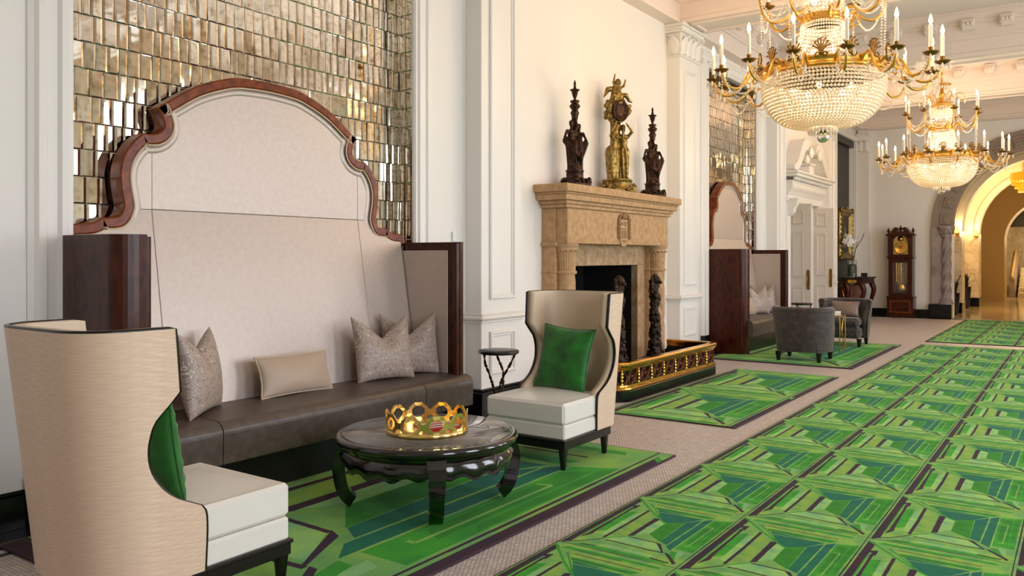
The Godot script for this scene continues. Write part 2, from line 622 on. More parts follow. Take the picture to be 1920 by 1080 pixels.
	mat("magazine_tan", Color(.58, .47, .38), 0.3)
	mat("dial_silver", Color(.74, .60, .32), 0.45, 0.2)
	mat("canvas_dark", Color(.15, .125, .10), 0.5)
	mat("canvas_pale", Color(.42, .35, .25), 0.5)
	mat("plastic_white", Color(.92, .92, .9), 0.4)
	m = mat("sconce_glow", Color(1, .8, .5), 0.4)
	m.emission_enabled = true
	m.emission = Color(1.0, .72, .36)
	m.emission_energy_multiplier = 3.0

const NX := -4.28        # face of the left wall
const PX := -4.11        # face of its pilasters
const SOFFIT := 4.24
const CEIL := 4.86
const BEAMS := [[-3.2, -2.6], [.9, 1.49], [5.43, 6.02], [9.53, 10.13], [13.47, 13.97], [16.8, 17.3], [19.75, 20.05]]
const WINS := [0.4, 4.0, 7.7, 11.4, 15.1]
const ALONG := Vector3(0, 0, -1)

func bxd(m: MB, x0, x1, y0, y1, d0, d1, b := 0.0):
	m.box(Vector3(minf(x0, x1), minf(y0, y1), -maxf(d0, d1)), Vector3(maxf(x0, x1), maxf(y0, y1), -minf(d0, d1)), b)

func moulding(m: MB, o: Vector3, ax: Vector3, ay: Vector3, n: Vector3, u0, u1, v0, v1, prof):
	# a rectangular run of moulding lying on the plane o,ax,ay facing n; prof: Vector2(inset, height)
	m.flat()
	var loops := []
	for p in prof:
		var r := []
		for q in [[u0 + p.x, v0 + p.x], [u1 - p.x, v0 + p.x], [u1 - p.x, v1 - p.x], [u0 + p.x, v1 - p.x]]:
			r.append(o + ax * q[0] + ay * q[1] + n * p.y)
		loops.append(r)
	var inw := [ay, -ax, -ay, ax]
	for i in loops.size() - 1:
		var rise: float = prof[i + 1].y - prof[i].y
		var run: float = prof[i + 1].x - prof[i].x
		for k in 4:
			var j := (k + 1) % 4
			m.face([loops[i][k], loops[i][j], loops[i + 1][j], loops[i + 1][k]], n * maxf(run, .0001) - inw[k] * rise)

func panel_frame(parent, called, o, ax, ay, n, u0, u1, v0, v1, mt, wd := .05, h := .022):
	var m := MB.new()
	moulding(m, o, ax, ay, n, u0, u1, v0, v1, v2([0, 0, 0, h * .6, wd * .2, h, wd * .45, h, wd * .6, h * .45, wd * .85, h * .5, wd, 0]))
	return part(parent, called, m, mt)

func leaf_mesh(h: float, w: float) -> MB:
	# one carved acanthus leaf, base at the origin, facing +x, tip curling forward
	var m := MB.new()
	var rows := []
	for i in 7:
		var t := i / 6.0
		var wd := w * .5 * (0.55 + .6 * sin(PI * minf(t * 1.15, 1.0))) * (1.0 if i < 6 else .35)
		var out := .012 + .05 * t * t * t
		var row := []
		for j in 7:
			var s := j / 3.0 - 1.0
			var rib := .012 * (1.0 - absf(s)) + .006 * cos(s * 9.0)
			row.append(Vector3(out + rib - .012 * s * s, h * (t - .09 * t * t * t * t), wd * s))
		rows.append(row)
	m.grid(rows, true)
	var tip := []
	for i in 5:
		var a := PI * i / 4.0
		tip.append([Vector3(.06 + .018 * sin(a), h * (.91 - .03 * (1 - cos(a))), -w * .2), Vector3(.068 + .02 * sin(a), h * (.93 - .04 * (1 - cos(a))), 0), Vector3(.06 + .018 * sin(a), h * (.91 - .03 * (1 - cos(a))), w * .2)])
	m.grid(tip, true)
	return m

var leafm: ArrayMesh

func pilaster(n: int, d0: float, d1: float, with_base := true):
	var root = struct("trim_%d" % n)
	var w := d1 - d0
	var m := MB.new()
	bxd(m, NX - .02, PX, 0.0, SOFFIT + .02, d0, d1, .004)
	part(root, "shaft", m, M.trim_paint)
	m = MB.new()
	bxd(m, NX - .02, PX + .03, 0.0, .20, d0 - .03, d1 + .03, .006)
	bxd(m, NX - .02, PX + .018, .20, .225, d0 - .018, d1 + .018, .008)
	part(root, "plinth", m, M.base_black)
	m = MB.new()
	bxd(m, NX - .02, PX + .018, .775, .80, d0 - .018, d1 + .018, .006)
	bxd(m, NX - .02, PX + .05, .80, .84, d0 - .05, d1 + .05, .014)
	bxd(m, NX - .02, PX + .032, .84, .855, d0 - .032, d1 + .032, .006)
	part(root, "chair_rail", m, M.trim_paint)
	var o := W(PX, 0, 0)
	panel_frame(root, "panel_moulding", o, ALONG, Vector3.UP, Vector3.RIGHT, d0 + .11, d1 - .11, .33, .70, M.trim_paint)
	panel_frame(root, "panel_moulding", o, ALONG, Vector3.UP, Vector3.RIGHT, d0 + .11, d1 - .11, .97, 3.70, M.trim_paint)
	# capital
	m = MB.new()
	bxd(m, NX - .02, PX + .03, 3.83, 3.865, d0 - .03, d1 + .03, .014)
	bxd(m, NX - .02, PX + .02, 3.865, 4.13, d0 - .02, d1 + .02, .004)
	bxd(m, NX - .02, PX + .07, 4.13, 4.165, d0 - .07, d1 + .07, .015)
	bxd(m, NX - .02, PX + .055, 4.165, 4.2, d0 - .055, d1 + .055, .006)
	bxd(m, NX - .02, PX + .09, 4.2, SOFFIT, d0 - .09, d1 + .09, .01)
	part(root, "capital", m, M.trim_paint)
	for k in 4:
		var l := part(root, "acanthus_leaf", leafm, M.trim_paint)
		l.position = W(PX + .018, 3.865, d0 + w * (k + .5) / 4.0)
	var side := part(root, "acanthus_leaf", leafm, M.trim_paint)
	side.position = W(PX - .085, 3.865, d0 - .018)
	side.rotation.y = -PI / 2
	for k in 9:
		var e := MB.new()
		e.sphere(Vector3.ZERO, Vector3(.016, .014, .02), 8, 5)
		var b := part(root, "bead", e, M.trim_paint)
		b.position = W(PX + .066, 4.147, d0 + w * (k + .5) / 9.0)
	return root

func bracket_mesh() -> ArrayMesh:
	# modillion facing +x: a block with a scrolled, carved front
	var m := MB.new()
	m.box(Vector3(-.02, -.02, -.085), Vector3(.12, .10, .085), .012)
	var pr := curve(v2([0, 0, .03, -.05, .07, -.055, .10, -.03, .125, .01, .115, .04]), 4)
	pr.append(Vector2(0, .04))
	m.prism(pr, Vector3(-.01, 0, -.07), Vector3.RIGHT, Vector3.UP, Vector3.ZERO, Vector3(0, 0, .14), 0, true)
	for k in 3:
		m.sphere(Vector3(.125, .03, -.05 + .05 * k), Vector3(.018, .03, .022), 8, 5)
	return m.done()

func crown(m: MB, o: Vector3, ax: Vector3, out: Vector3, length: float):
	# stepped cornice run at the top of a beam: o at soffit level on the beam face
	var pr := v2([0, .24, .025, .24, .025, .27, .045, .285, .045, .45, .07, .45, .07, .475, .11, .50, .15, .55, .15, .585, .17, .585, .17, .62, 0, .62])
	m.prism(pr, o, out, Vector3.UP, Vector3.ZERO, ax * length)
	var q := v2([0, .0, .012, .0, .012, .05, .0, .062])
	m.prism(q, o, out, Vector3.UP, Vector3.ZERO, ax * length)

func build_room():
	leafm = leaf_mesh(.25, .15).done()
	# ---------------- floor
	var m := MB.new()
	m.flat()
	for q in [[-4.95, 4.15, -4.3, 20.05]]:
		var p := [W(q[0], 0, q[2]), W(q[1], 0, q[2]), W(q[1], 0, q[3]), W(q[0], 0, q[3])]
		for i in [0, 3, 2, 0, 2, 1]:
			m.st.set_uv(Vector2(p[i].x, p[i].z))
			m.st.add_vertex(p[i])
	bxd(m, -4.95, 4.15, -.15, -.004, -4.3, 20.05)
	var fl = struct("floor", m, M.hex_tile)
	m = MB.new()
	bxd(m, -4.3, -4.02, -.01, .0025, -4.2, 20.0)
	bxd(m, -3.96, -3.93, -.01, .0025, -4.2, 20.0)
	bxd(m, -4.02, 3.7, -.01, .0024, 19.55, 20.05)
	part(fl, "border_tiles", m, M.plum_black)
	# ---------------- left wall
	var wl = struct("wall_left")
	m = MB.new()
	for s in [[-4.3, 2.12], [4.79, 7.09], [8.51, 10.81], [12.93, 18.05], [19.85, 20.4]]:
		bxd(m, -4.95, NX, -.1, CEIL, s[0], s[1])
	bxd(m, -4.95, NX, 1.24, CEIL, 7.09, 8.51)
	bxd(m, -4.95, -4.44, -.1, CEIL, 2.12, 4.79)
	bxd(m, -4.44, NX, 4.0, CEIL, 2.12, 4.79)
	bxd(m, -4.95, -4.44, -.1, CEIL, 10.81, 12.93)
	bxd(m, -4.44, NX, 4.0, CEIL, 10.81, 12.93)
	bxd(m, -4.95, -4.42, -.1, CEIL, 18.05, 19.85)
	bxd(m, -4.42, NX, 3.97, CEIL, 18.05, 19.85)
	part(wl, "plaster", m, M.white_paint)
	m = MB.new()
	bxd(m, -4.42, -4.41, .0, 3.97, 18.05, 19.85)
	part(wl, "grey_panel", m, M.grey_panel, "dark grey recessed wall panel")
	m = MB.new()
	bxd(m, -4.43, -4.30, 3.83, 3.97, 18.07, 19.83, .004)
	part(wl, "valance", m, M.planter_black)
	# firebox lined with soot
	m = MB.new()
	bxd(m, -4.95, -4.90, 0, 1.3, 7.0, 8.6)
	bxd(m, -4.90, NX + .01, 0, 1.24, 7.03, 7.10)
	bxd(m, -4.90, NX + .01, 0, 1.24, 8.50, 8.57)
	bxd(m, -4.90, NX + .01, 1.235, 1.3, 7.03, 8.57)
	bxd(m, -4.90, NX, -.05, .02, 7.1, 8.5)
	part(wl, "firebox", m, M.soot, "sooty black fireplace opening")
	# baseboards
	var bb = struct("baseboard_left")
	var nb := 0
	for s in [[-4.2, 2.10], [4.81, 5.40], [6.05, 6.6], [8.95, 9.50], [10.16, 10.79], [12.95, 13.44], [14.0, 14.15], [16.65, 16.77], [17.33, 17.99]]:
		m = MB.new()
		bxd(m, NX - .01, NX + .025, 0, .165, s[0], s[1], .004)
		bxd(m, NX - .01, NX + .012, .165, .185, s[0], s[1], .005)
		part(bb, "board", m, M.base_black)
	# niche casings
	for nn in [[2.12, 4.79, 11], [10.81, 12.93, 12]]:
		var cs = struct("trim_%d" % nn[2])
		var pr := v2([0, -.03, .02, -.03, .035, -.02, .035, .0, .05, .01, .05, .04, .03, .055, .03, .10, .045, .112, .045, .15, .025, .165, .012, .19, .0, .19])
		var sides := [[nn[0], -1.0], [nn[1], 1.0]]
		for s in sides:
			m = MB.new()
			# profile: x = out from wall, y = away from the opening
			m.prism(pr, W(NX, 0, s[0]), Vector3.RIGHT, ALONG * s[1], Vector3(0, .255, 0), Vector3(0, 4.03, 0))
			part(cs, "jamb_casing", m, M.trim_paint)
			m = MB.new()
			bxd(m, NX - .01, NX + .06, 0, .255, s[0] - .035 * s[1], s[0] + .195 * s[1], .005)
			part(cs, "plinth_block", m, M.base_black)
		m = MB.new()
		m.prism(pr, W(NX, 4.0, nn[0] - .19), Vector3.RIGHT, Vector3.UP, Vector3.ZERO, ALONG * (nn[1] - nn[0] + .38))
		part(cs, "head_casing", m, M.trim_paint)
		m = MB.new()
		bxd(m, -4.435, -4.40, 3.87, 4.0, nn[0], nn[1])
		part(cs, "head_shade_strip", m, M.plum_black)  # dark strip painted in for the frieze shadow at the niche head
	# casing of the grey bay
	var gc = struct("trim_13")
	for s in [[18.03, -1.0], [19.87, 1.0]]:
		m = MB.new()
		var g := v2([0, -.02, .03, -.02, .045, .0, .045, .05, .025, .07, .025, .11, .0, .13])
		m.prism(g, W(NX, 0, s[0]), Vector3.RIGHT, ALONG * s[1], Vector3.ZERO, Vector3(0, 4.03, 0))
		part(gc, "jamb_casing", m, M.trim_paint)
	m = MB.new()
	bxd(m, NX, NX + .04, 3.97, 4.10, 17.9, 20.0, .01)
	part(gc, "head_casing", m, M.trim_paint)
	# pilasters
	var np := 1
	for b in BEAMS.slice(1, 6):
		pilaster(np, b[0], b[1])
		np += 1
	# narrow pilaster in the corner of the end wall
	var cp = struct("trim_6")
	m = MB.new()
	bxd(m, -4.24, -4.0, .0, SOFFIT, 19.93, 20.06, .006)
	part(cp, "shaft", m, M.trim_paint)
	m = MB.new()
	bxd(m, -4.26, -3.98, 3.70, 3.74, 19.90, 20.06, .012)
	bxd(m, -4.27, -3.97, 4.10, 4.16, 19.87, 20.06, .012)
	part(cp, "capital", m, M.trim_paint)
	for k in 2:
		var lf := part(cp, "acanthus_leaf", leafm, M.trim_paint)
		lf.position = W(-4.18 + .12 * k, 3.76, 19.925)
		lf.rotation.y = -PI / 2
	# ---------------- ceiling and beams
	m = MB.new()
	bxd(m, -4.95, 4.15, CEIL, CEIL + .2, -4.3, 20.5)
	var ce = struct("ceiling", m, M.ceiling_paint)
	m = MB.new()
	bxd(m, -4.9, PX, SOFFIT, CEIL, -4.25, 20.1)
	crown(m, W(PX, SOFFIT, -4.2), ALONG, Vector3.RIGHT, 24.2)
	part(ce, "wall_beam", m, M.ceiling_paint)
	m = MB.new()
	bxd(m, 3.5, 4.1, SOFFIT, CEIL, -4.25, 20.1)
	crown(m, W(3.5, SOFFIT, -4.2), ALONG, Vector3.LEFT, 24.2)
	part(ce, "wall_beam", m, M.ceiling_paint)
	var brm := bracket_mesh()
	for b in BEAMS:
		m = MB.new()
		bxd(m, PX - .01, 3.51, SOFFIT + .001, CEIL, b[0], b[1], .004)
		crown(m, W(PX, SOFFIT, b[0]), Vector3.RIGHT, -ALONG, 7.6)
		if b[1] < 19.9:
			crown(m, W(PX, SOFFIT, b[1]), Vector3.RIGHT, ALONG, 7.6)
		# raised borders on the underside, leaving sunk panels
		for sx in [[-4.0, -2.05], [-1.85, .9], [1.1, 3.4]]:
			var y := SOFFIT + .001
			for r in [[sx[0], sx[1], b[0] + .06, b[0] + .12], [sx[0], sx[1], b[1] - .12, b[1] - .06], [sx[0], sx[0] + .06, b[0] + .12, b[1] - .12], [sx[1] - .06, sx[1], b[0] + .12, b[1] - .12]]:
				bxd(m, r[0], r[1], y - .025, y + .01, r[2], r[3], .008)
		part(ce, "cross_beam", m, M.ceiling_paint)
	for i in range(2, BEAMS.size()):
		var x := -3.75
		while x < 3.3:
			if x < 1.2 or i < 4:
				var q := part(ce, "bracket", brm, M.ceiling_paint)
				q.position = W(x, SOFFIT + .405, BEAMS[i][0] - .045)
				q.rotation.y = PI / 2 + PI
				q.rotation.y = -PI / 2
			x += .48
	for i in range(1, BEAMS.size() - 1):
		var d: float = BEAMS[i][1] + .35
		while d < BEAMS[i + 1][0] - .25:
			var q := part(ce, "bracket", brm, M.ceiling_paint)
			q.position = W(PX + .045, SOFFIT + .405, d)
			d += .48
	# plaster rosettes in the coffers
	for c in [[-3.0, 11.8], [-1.0, 11.8], [-1.95, 7.75], [-1.95, 15.45]]:
		m = MB.new()
		m.lathe(v2([.0, -.06, .05, -.055, .09, -.03, .20, -.03, .24, -.015, .30, -.02, .34, 0]), W(c[0], CEIL, c[1]), 28)
		for k in 12:
			var a := TAU * k / 12
			m.sphere(W(c[0] + .15 * cos(a), CEIL - .03, c[1] + .15 * sin(a)), Vector3(.07, .02, .03), 8, 5, Basis(Vector3.UP, a))
		part(ce, "rosette", m, M.ceiling_paint)
	# ---------------- right wall with its tall windows, and the wall behind
	m = MB.new()
	var edges := [-4.3]
	for c in WINS:
		edges.append(c - .85); edges.append(c + .85)
	edges.append(20.4)
	for i in range(0, edges.size(), 2):
		bxd(m, 3.7, 4.1, -.1, CEIL, edges[i], edges[i + 1])
	for c in WINS:
		bxd(m, 3.7, 4.1, -.1, .5, c - .85, c + .85)
		bxd(m, 3.7, 4.1, 3.7, CEIL, c - .85, c + .85)
	struct("wall_right", m, M.white_paint)
	var k := 1
	for c in WINS:
		var wr = struct("window_%d" % k)
		k += 1
		m = MB.new()
		for s in [-1, 1]:
			bxd(m, 3.6, 3.82, .42, 3.78, c + s * .80, c + s * .92, .01)
		bxd(m, 3.6, 3.82, 3.66, 3.8, c - .92, c + .92, .01)
		bxd(m, 3.56, 3.84, .42, .5, c - .95, c + .95, .01)
		part(wr, "window_frame", m, M.trim_paint)
		for q in 2:
			m = MB.new()
			bxd(m, 3.62, 3.72, .5, 3.68, c - .27 + .54 * q - .02, c - .27 + .54 * q + .02, .006)
			part(wr, "mullion", m, M.trim_paint)
		for q in 4:
			m = MB.new()
			var y := .5 + 3.18 * (q + 1) / 5.0
			bxd(m, 3.63, 3.715, y - .018, y + .018, c - .82, c + .82, .005)
			part(wr, "glazing_bar", m, M.trim_paint)
		m = MB.new()
		bxd(m, 3.745, 3.751, .48, 3.7, c - .82, c + .82)
		part(wr, "pane", m, M.window_glass)
		var al := AreaLight3D.new()
		al.name = "window_daylight"
		al.area_size = Vector2(1.62, 3.16)
		al.area_normalize_energy = false
		al.light_energy = DAY
		al.light_color = Color(.955, .965, 1.0)
		al.shadow_enabled = true
		wr.add_child(al, true)
		al.position = W(3.735, 2.09, c)
		al.rotation.y = PI / 2
	m = MB.new()
	bxd(m, -4.95, 4.1, -.1, CEIL, -4.5, -4.2)
	struct("wall_back", m, M.white_paint)

# ---------------- end wall, arch and the hall of marble beyond
func arc_pts(xc, y, r, n := 24, a0 := PI, a1 := 0.0) -> Array:
	var o := []
	for i in n + 1:
		var a := lerpf(a0, a1, float(i) / n)
		o.append(Vector2(xc + cos(a) * r, y + sin(a) * r))
	return o

func arch_wall(parent, called, xc, ys, r, x0, x1, top, d0, d1, mt, b := 0.0):
	var p := [Vector2(x0, -.02), Vector2(xc - r, -.02)]
	p.append_array(arc_pts(xc, ys, r))
	p.append_array([Vector2(xc + r, -.02), Vector2(x1, -.02), Vector2(x1, top), Vector2(x0, top)])
	var m := MB.new()
	m.prism(p, W(0, 0, 0), Vector3.RIGHT, Vector3.UP, ALONG * d1, ALONG * d0, b)
	return part(parent, called, m, mt)

func arch_band(parent, called, xc, ys, r0, r1, d0, d1, mt, legs := 0.0):
	var p := []
	if legs > 0:
		p.append(Vector2(xc - r1, ys - legs))
	p.append_array(arc_pts(xc, ys, r1))
	if legs > 0:
		p.append(Vector2(xc + r1, ys - legs)); p.append(Vector2(xc + r0, ys - legs))
	p.append_array(arc_pts(xc, ys, r0, 24, 0.0, PI))
	if legs > 0:
		p.append(Vector2(xc - r0, ys - legs))
	var m := MB.new()
	m.prism(p, W(0, 0, 0), Vector3.RIGHT, Vector3.UP, ALONG * d1, ALONG * d0, .012, true)
	return part(parent, called, m, mt)

func build_end():
	var xc := -.7
	var ys := 1.965
	var wf = struct("wall_far")
	arch_wall(wf, "plaster", xc, ys, 1.63, -4.95, 4.1, CEIL, 20.05, 20.45, M.white_paint)
	arch_band(wf, "archivolt", xc, ys, 1.60, 1.98, 19.98, 20.2, M.carved_stone)
	arch_band(wf, "archivolt_bead", xc, ys, 1.94, 2.03, 19.94, 20.1, M.carved_stone)
	for k in 15:
		var a := PI * (k + .5) / 15.0
		var m := MB.new()
		m.obox(Vector3.ZERO, Basis(), Vector3(.12, .10, .02), .015)
		m.sphere(Vector3(0, 0, .02), Vector3(.06, .05, .025), 8, 5)
		m.sphere(Vector3(.07, 0, .02), Vector3(.03, .06, .02), 8, 5)
		m.sphere(Vector3(-.07, 0, .02), Vector3(.03, .06, .02), 8, 5)
		var o := part(wf, "carved_block", m, M.carved_stone)
		o.position = W(xc + cos(a) * 1.77, ys + sin(a) * 1.77, 19.965)
		o.rotation.z = a - PI / 2
	var m2 := MB.new()
	bxd(m2, -4.1, -2.72, 0, .17, 20.02, 20.06, .004)
	bxd(m2, 1.3, 3.7, 0, .17, 20.02, 20.06, .004)
	var be = struct("baseboard_far", m2, M.base_black)
	# grey marble pier and rope column on each side of the arch
	var nt := 20
	for s in [-1, 1]:
		var t = struct("trim_%d" % nt)
		nt += 1
		m2 = MB.new()
		var xa: float = xc + s * 2.04
		var xb: float = xc + s * 1.80
		bxd(m2, xa, xb, .30, ys + .03, 19.95, 20.1, .015)
		part(t, "pier", m2, M.grey_marble)
		m2 = MB.new()
		bxd(m2, xa + s * .03, xb - s * .18, 0, .30, 19.86, 20.1, .012)
		part(t, "plinth", m2, M.base_black)
		m2 = MB.new()
		var rows := []
		for i in 61:
			var y := .42 + 1.35 * i / 60.0
			var r := []
			for j in 24:
				var a := TAU * j / 24
				var q := .095 + .012 * cos(4 * a - y * 22.0)
				r.append(W(xc + s * 1.735 + cos(a) * q, y, 19.99 + sin(a) * q))
			rows.append(r)
		m2.grid(rows, false, true)
		part(t, "rope_shaft", m2, M.grey_marble)
		m2 = MB.new()
		m2.lathe(v2([.15, .30, .15, .34, .13, .36, .135, .39, .105, .42]), W(xc + s * 1.735, 0, 19.99), 24)
		m2.lathe(v2([.10, 1.76, .125, 1.78, .105, 1.80, .12, 1.85, .17, 1.93, .17, 2.0]), W(xc + s * 1.735, 0, 19.99), 24)
		for k in 8:
			m2.sphere(W(xc + s * 1.735 + .13 * cos(TAU * k / 8), 1.88, 19.99 + .13 * sin(TAU * k / 8)), Vector3(.03, .06, .03), 8, 5)
		part(t, "capital", m2, M.grey_marble)
	# the hall beyond
	var hw = struct("wall_hall")
	m2 = MB.new()
	bxd(m2, -3.3, 1.9, -.15, 0.0, 20.05, 36.0)
	struct("floor_hall", m2, M.marble_floor)
	for s in [-1, 1]:
		m2 = MB.new()
		bxd(m2, xc + s * 2.15, xc + s * 2.6, 0, ys + .1, 20.45, 36)
		part(hw, "marble_wall", m2, M.hall_marble)
		m2 = MB.new()
		bxd(m2, xc + s * 2.125, xc + s * 2.17, 0, .24, 20.5, 36, .004)
		part(hw, "black_base", m2, M.base_black)
		m2 = MB.new()
		bxd(m2, xc + s * 2.10, xc + s * 2.17, ys - .02, ys + .06, 20.45, 36, .012)
		part(hw, "string_course", m2, M.vault_plaster)
		for d in [22.0, 25.0]:
			m2 = MB.new()
			var r: float = 1.66 if d < 23 else 1.58
			bxd(m2, xc + s * (r - .008), xc + s * 2.14, .24, ys - .02, d - .01, d + .61, .004)
			part(hw, "marble_pier", m2, M.hall_marble)
			m2 = MB.new()
			bxd(m2, xc + s * (r - .02), xc + s * 2.14, 0, .24, d - .02, d + .62, .004)
			part(hw, "pier_base", m2, M.base_black)
	m2 = MB.new()
	var rows := []
	for i in 25:
		var a := PI * i / 24.0
		rows.append([W(xc + cos(a) * 2.15, ys + sin(a) * 2.15, 20.4), W(xc + cos(a) * 2.15, ys + sin(a) * 2.15, 36)])
	m2.grid(rows)
	for s in [-1, 1]:
		bxd(m2, xc + s * 2.14, xc + s * 2.6, ys, 4.3, 20.45, 36)
	bxd(m2, -3.3, 1.9, 4.12, 4.3, 20.45, 36)
	part(hw, "vault", m2, M.vault_plaster)
	for e in [[22.0, 22.6, 1.66], [25.0, 25.6, 1.58]]:
		arch_wall(hw, "vault_arch", xc, ys, e[2], xc - 2.2, xc + 2.2, 4.2, e[0], e[1], M.vault_plaster)
		arch_band(hw, "arch_moulding", xc, ys, e[2] - .03, e[2] + .12, e[0] - .04, e[0] + .05, M.vault_plaster)
	arch_wall(hw, "ochre_arch", xc, ys - .15, 1.22, xc - 2.2, xc + 2.2, 4.2, 28.4, 29.4, M.ochre_plaster)
	m2 = MB.new()
	bxd(m2, -3.3, 1.9, 0, 4.3, 35.6, 36.0)
	part(hw, "end_marble", m2, M.hall_marble)
	m2 = MB.new()
	bxd(m2, -2.84, 1.4, 2.35, 4.1, 32.4, 32.6)
	part(hw, "dark_transom", m2, M.planter_black)
	var sr = struct("trim_30")
	for i in 6:
		m2 = MB.new()
		bxd(m2, -1.75, 1.0, .16 * i, .16 * (i + 1), 31.4 + .32 * i, 35.6, .012)
		part(sr, "step", m2, M.hall_marble)
	m2 = MB.new()
	m2.prism(v2([31.3, 0, 31.3, .62, 33.4, 1.55, 33.4, 0]), Vector3(-1.98, 0, 0), ALONG, Vector3.UP, Vector3.ZERO, Vector3(.16, 0, 0), .01)
	part(sr, "balustrade", m2, M.grey_marble)
	m2 = MB.new()
	m2.tube([W(-1.9, .66, 31.25), W(-1.9, 1.6, 33.4), W(-1.9, 1.6, 34.2)], .04, 8)
	part(sr, "handrail", m2, M.ochre_plaster)

# ------------------------------------------------------------------ mirrored niches
var tile_meshes := {}

func tile_mesh(w: float, h: float) -> ArrayMesh:
	var key := "%.3f_%.3f" % [w, h]
	if not tile_meshes.has(key):
		# bevelled glass tile facing +x, width along -z
		var m := MB.new()
		m.flat()
		var b := .0125
		var c := .0045
		var t := .0036
		var o := []
		var i := []
		for q in [[-1, -1], [1, -1], [1, 1], [-1, 1]]:
			o.append(Vector3(0, q[1] * h * .5, -q[0] * w * .5))
			i.append(Vector3(t, q[1] * (h * .5 - c), -q[0] * (w * .5 - b)))
		m.face(i, Vector3.RIGHT)
		var inw := [Vector3.UP, Vector3(0, 0, 1), Vector3.DOWN, Vector3(0, 0, -1)]
		for k in 4:
			var j := (k + 1) % 4
			m.face([o[k], o[j], i[j], i[k]], Vector3(1, 0, 0) - inw[k])
		tile_meshes[key] = m.done()
	return tile_meshes[key]

func mirror_niche(d0: float, d1: float, called: String, outline, singles: int, sd: int):
	var root = struct(called)
	var m := MB.new()
	bxd(m, -4.445, -4.433, 1.2, 4.0, d0, d1)
	bxd(m, -4.44, NX, 1.2, 4.0, d1 - .006, d1 + .002)
	part(root, "backing", m, M.mirror_grout)
	var rg := RandomNumberGenerator.new()
	rg.seed = sd
	var pitch := .1463
	var cand := []
	var rest := []
	for r in 19:
		var y := 1.3274 + pitch * (r + .5) - .0
		if y + .07 > 4.0:
			continue
		var d := d0 - rg.randf() * .05
		while d < d1 - .005:
			var w: float = [.058, .066, .066, .074, .05, .082][rg.randi() % 6]
			var a := maxf(d, d0)
			var b := minf(d + w, d1 - .006)
			d += w
			var ww := w - .003
			if b - a < w - .002:
				ww = snappedf(b - a - .003, .01)
			if ww < .012:
				continue
			var at := W(-4.431, y, (a + b) * .5)
			var bs := Basis.from_euler(Vector3(rg.randf_range(-.004, .004), rg.randf_range(-.03, .03), rg.randf_range(-.022, .022)))
			var e := [ww, Transform3D(bs, at), rg.randi() % 3]
			var seen := y < 2.78 + .28 * (a - 2.1)      # the larger, lower tiles are parts of their own
			if seen and outline.size() and Geometry2D.is_point_in_polygon(Vector2((a + b) * .5, y), outline):
				seen = false
			if seen and y > 1.44 and cand.size() < singles:
				cand.append(e)
			else:
				rest.append(e)
		for k in 2:
			var at2 := W(-4.40 + .07 * k, y, d1 - .010)
			var e2 := [.066, Transform3D(Basis(Vector3.UP, -PI / 2) * Basis.from_euler(Vector3(0, rg.randf_range(-.01, .01), rg.randf_range(-.008, .008))), at2), 2]
			if cand.size() < singles and y < 3.5 and y > 1.44:
				cand.append(e2)
			else:
				rest.append(e2)
	for e in cand:
		var o := part(root, "mirror_tile", tile_mesh(e[0], pitch - .003), M["antique_mirror_%d" % e[2]])
		o.transform = e[1]
	for k in 3:
		var st := SurfaceTool.new()
		var n := 0
		for e in rest:
			if e[2] == k:
				st.append_from(tile_mesh(e[0], pitch - .003), 0, e[1])
				n += 1
		if n:
			var o := part(root, "mirror_tiles", st.commit(), M["antique_mirror_%d" % k])
			o.set_meta("kind", "stuff")

